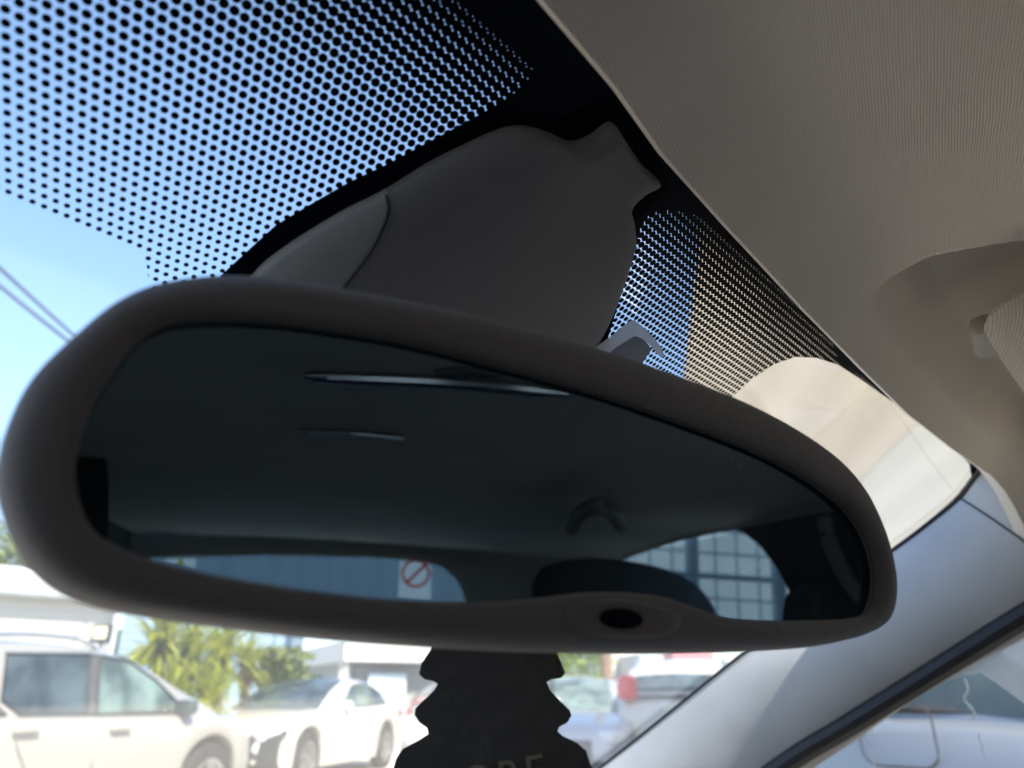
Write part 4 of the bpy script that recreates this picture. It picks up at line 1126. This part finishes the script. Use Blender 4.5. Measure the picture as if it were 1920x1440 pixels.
# warehouse with canopy on our right
D = V((sin(radians(57.5)), cos(radians(57.5)), 0)); Rr = V((D.y, -D.x, 0)); E0 = V((EYE.x, EYE.y, 0))
def wq(t, q, z): return E0 + D * t + Rr * q + V((0, 0, z))
wh = bld('warehouse', 'tall cream warehouse with a ribbed canopy over the parking row on the right')
def sheet(name, c, pitch, depth):
    m = clad(name, c, 0, pitch, depth, dirv=tuple(Rr)); nt = m.node_tree; b = nt.nodes['Principled BSDF']
    tl = N(nt, 'ShaderNodeBsdfTranslucent'); L(nt, b.inputs['Base Color'].links[0].from_socket, tl.inputs[0])
    mx = N(nt, 'ShaderNodeMixShader'); mx.inputs[0].default_value = .62
    L(nt, b.outputs[0], mx.inputs[1]); L(nt, tl.outputs[0], mx.inputs[2]); L(nt, mx.outputs[0], nt.nodes['Material Output'].inputs[0]); return m
M['canopy'] = sheet('cream_fibreglass', (.72, .67, .60), .55, .08)
M['whwall'] = sheet('white_fibreglass', (.75, .73, .69), .7, .06)
CZ_ = 3.4; KQ = (CZ_ - 1.15) / 3.45      # whole canopy in proportion to its height
def kq(x): return x * KQ
t0, t1 = kq(3.6), kq(15.0)
def slab(q0, q1, t1):
    mb = MB(); mb.add([wq(t, q, z) for z in (CZ_, CZ_ + .03) for t, q in ((t0, q0), (t1, q0), (t1, q1), (t0, q1))], [(0, 1, 2, 3), (7, 6, 5, 4), (0, 4, 5, 1), (1, 5, 6, 2), (2, 6, 7, 3), (3, 7, 4, 0)]); return mb
slab(kq(.68), kq(3.90), t1).build('canopy_sheet', M['canopy'], wh, smooth=False)
slab(kq(3.93), kq(9.0), kq(24)).build('canopy_sheet', M['whwall'], wh, smooth=False)['label'] = 'whiter canopy sheet next to the wall'
mb = MB(); mb.add([wq(t, q, z) for z in (0, CZ_ + 1.0) for t, q in ((t0, kq(9.02)), (kq(24), kq(9.02)), (kq(24), 14), (t0, 14))], [(0, 1, 5, 4), (1, 2, 6, 5), (2, 3, 7, 6), (3, 0, 4, 7), (4, 5, 6, 7)]); mb.build('wall', M['w_white'], wh, smooth=False)
mb = MB()
mb.tube([wq(kq(23.5), kq(3.94), 0), wq(kq(23.5), kq(3.94), CZ_)], .06, 8)
mb.build('post', M['w_gutter'], wh)

# rear surroundings (only the mirror sees them)
rb_ = bld('rear_building', 'grey blue shed wall behind our car, seen through the rear window in the mirror')
mb = MB(); mb.box((-1.5, -9.5, 2.4), (16, .3, 4.8)); mb.build('wall', M['w_slate'], rb_)
mb = MB()
for x, z in ((-3.2, 2.2), (-1.8, 1.9), (-.7, 2.5)): mb.box((x, -9.32, z), (.35, .05, .28))
mb.build('window', M['win_white'], rb_)
rk = empty('storage_rack'); tag(rk, 'blue steel storage rack with pale wrapped pallets, reflected in the mirror through the side window', 'rack')
M['meshgrey'] = plain('galvanised_wire', (.74, .82, .82), .5, .1, 5)
M['rackblue'] = plain('blue_steel', (.45, .58, .64), .5, .1, 5); M['pallet'] = leafy('wrapped_goods', (.72, .80, .80), (.95, .97, .96), .8, 2.2)
for k in range(7):
    mb = MB(); mb.box((1.6 + .62 * k, -4.6 + .05 * k, 1.6), (.07, .07, 3.2)); mb.build('post', M['rackblue'], rk, smooth=False)
mb = MB()
for k in range(26): mb.box((1.45 + .165 * k, -4.64, 1.6), (.010, .02, 3.2))
for k in range(14): mb.box((3.5, -4.62, .6 + .155 * k), (4.3, .02, .014))
mb.build('mesh_panel', M['meshgrey'], rk, smooth=False)
for z in (.9, 1.22, 1.52, 1.85, 2.3):
    mb = MB(); mb.box((3.5, -4.55, z), (4.2, .06, .035)); mb.build('beam', M['rackblue'], rk, smooth=False)
mb = MB()
mb.add([(1.3, -4.7, 0), (5.7, -4.7, 0), (5.7, -4.7, 3.2), (1.3, -4.7, 3.2)], [(0, 1, 2, 3)]); mb.build('goods', M['pallet'], rk)

# ---------------------------------------------------------------- plants
M['palm'] = leafy('palm_leaf', (.20, .25, .03), (.55, .55, .09), .45, 2)
M['bush'] = leafy('bush_leaf', (.06, .09, .02), (.30, .33, .07), .35, 4)
M['bushbright'] = leafy('bright_leaf', (.12, .22, .03), (.30, .42, .07), .4, 2)
def blade(mb, o, dr, length, wid, droop):
    dr = dr.normalized(); side = dr.cross(V((0, 0, 1))).normalized(); pts = []
    p = V(o); d = V(dr); n_ = 6
    for i in range(n_ + 1):
        t = i / n_
        w_ = wid * (1 - t) ** .8 * (.6 + .8 * min(1, t * 4)) + .002
        pts.append((p - side * w_, p + side * w_))
        p = p + d * (length / n_); d = (d + V((0, 0, -droop / n_))).normalized()
    mb.loft([[a, b_] for a, b_ in pts], closed=False)
def cordyline(px, h, ztr, rad, nl, seed, label, lean=0, group='spiky palms beside the cars'):
    rnd = random.Random(seed); base = out(px, h)
    root = empty('spiky_palm', base); tag(root, label, 'palm', group)
    top = V((lean, lean * .4, ztr)); mb = MB(); mb.tube([(0, 0, -.05), top * .5 + V((.05, 0, 0)), top], [.11, .085, .08], 9); mb.build('trunk', M['trunk'], root)
    mb = MB()
    for k in range(nl):
        a = rnd.uniform(0, 2 * pi); e = rnd.uniform(-.55, 1.45)
        blade(mb, top + V((0, 0, rnd.uniform(-.12, .12))), V((cos(a) * cos(e), sin(a) * cos(e), sin(e))), rad * rnd.uniform(.7, 1.1), .032 * rad / .9, rnd.uniform(.3, 1.5))
    mb.build('crown', M['palm'], root, fix=False)
for k, (px, h_, zt_, rd, nl, lab) in enumerate((
    (285, 11.0, 1.75, .92, 170, 'spiky yellow-green palm nearest the estate car, tallest crown'),
    (345, 11.6, 1.55, .9, 160, 'spiky palm second from the estate car, with a drooping crown'),
    (405, 12.2, 1.65, .85, 160, 'spiky palm in the middle of the clump, above the coupe windscreen'),
    (455, 12.8, 1.55, .7, 140, 'spiky palm at the right end of the clump, beside the layered shrub'),
    (320, 10.6, 1.05, .70, 150, 'short spiky palm low in front of the clump, left one'),
    (390, 11.2, 1.0, .70, 150, 'short spiky palm low in front of the clump, right one'))):
    cordyline(px, h_, zt_, rd, nl, k + 1, lab)
def leaf_cloud(mb, c, r, n_, s, rnd, flat=1.0):
    for _ in range(n_):
        while True:
            p = V((rnd.uniform(-1, 1), rnd.uniform(-1, 1), rnd.uniform(-1, 1)))
            if .25 < p.length < 1: break
        p = V((p.x * r, p.y * r, p.z * r * flat)) + V(c)
        a = V((rnd.gauss(0, 1), rnd.gauss(0, 1), rnd.gauss(0, .6))).normalized(); b2 = a.cross(V((rnd.gauss(0, 1), rnd.gauss(0, 1), rnd.gauss(0, 1)))).normalized()
        q = s * rnd.uniform(.6, 1.3)
        mb.add([p - a * q, p + b2 * q * .5, p + a * q, p - b2 * q * .5], [(0, 1, 2, 3)])
def bush(name, label, px, h, clouds, mat, trunk_z=None, seed=5, cat='shrub', leaf=.07):
    rnd = random.Random(seed); root = empty(name, out(px, h)); tag(root, label, cat)
    mb = MB()
    for (dx, dz_, r, n_, flat) in clouds:
        c = RGT_H * dx + V((0, 0, dz_)); leaf_cloud(mb, c, r, n_, leaf, rnd, flat)
    mb.build('crown', mat, root, fix=False)
    mb = MB(); mb.tube([(0, 0, -.05), RGT_H * .06 + V((0, 0, .8)), V((0, 0, trunk_z or 1.4))], [.09, .07, .04], 8); mb.build('trunk', M['trunk'], root)
    return root
bush('layered_shrub', 'dark green shrub clipped in flat layers, between the palms and the blue building', 520, 13.5,
     [(0, zat(1228, 13.5), .55, 330, .28), (.12, zat(1250, 13.5) - .02, .42, 160, .25), (.1, zat(1272, 13.5), .6, 330, .22), (-.3, zat(1255, 13.5), .35, 200, .8), (-.1, .8, .6, 300, .6)], M['bush'], 1.9, 6)
bush('leafy_tree', 'bright green leafy tree behind the white off-road car', 1088, 24, [(0, 2.3, 1.1, 500, .8), (-.7, 2.7, .9, 350, .9), (.5, 2.9, .8, 300, .9), (0, 3.6, 1.1, 400, .8)], M['bushbright'], 2.4, 8, 'tree', .13)
bush('roadside_tree', 'dark green tree rising above the shed roof at the far left', -10, 40, [(0, zat(1015, 40), 1.6, 500, .7), (-1.5, zat(1010, 40) + .3, 1.8, 400, .7), (.6, zat(1030, 40), 1.0, 250, .7)], M['bush'], 7.5, 9, 'tree', .2)

# square floodlight on a post behind the estate car
fl_ = empty('floodlight', out(168, 9.0)); tag(fl_, 'square cream floodlight in a dark frame on a post, just above the estate car roof', 'floodlight')
zc = zat(1185, 9.0); rzf = head_to(radians(90))
mb = MB(); mb.box((0, 0, zc), (.20, .06, .20), rzf); mb.build('frame', M['grille'], fl_, smooth=False)
mb = MB(); mb.box(-FWD_H * .035 + V((0, 0, zc + .01)), (.145, .012, .135), rzf); mb.build('lens', plain('cream_lens', (.80, .74, .52), .4, .08, 20), fl_, smooth=False)
mb = MB(); mb.tube([FWD_H * .03, FWD_H * .03 + V((0, 0, zc - .06))], .03, 8); mb.build('post', M['w_gutter'], fl_)

# overhead wires
for k, (pa, pb, lab) in enumerate((((-60, 448), (150, 640), 'upper of the two overhead power lines crossing the blue sky at left'), ((-60, 488), (140, 650), 'lower of the two overhead power lines crossing the blue sky at left'))):
    A = EYE + ray(*pa) * 13; B = EYE + ray(*pb) * 17
    dAB = B - A; pts = [A + dAB * t + V((0, 0, .25 * (t - .2) * (t - .8) * .2)) for t in [-1.2 + .2 * i for i in range(20)]]
    mb = MB(); mb.tube(pts, .035, 6); w_ = mb.build('power_line', M['cable']); tag(w_, lab, 'power line', 'overhead power lines')
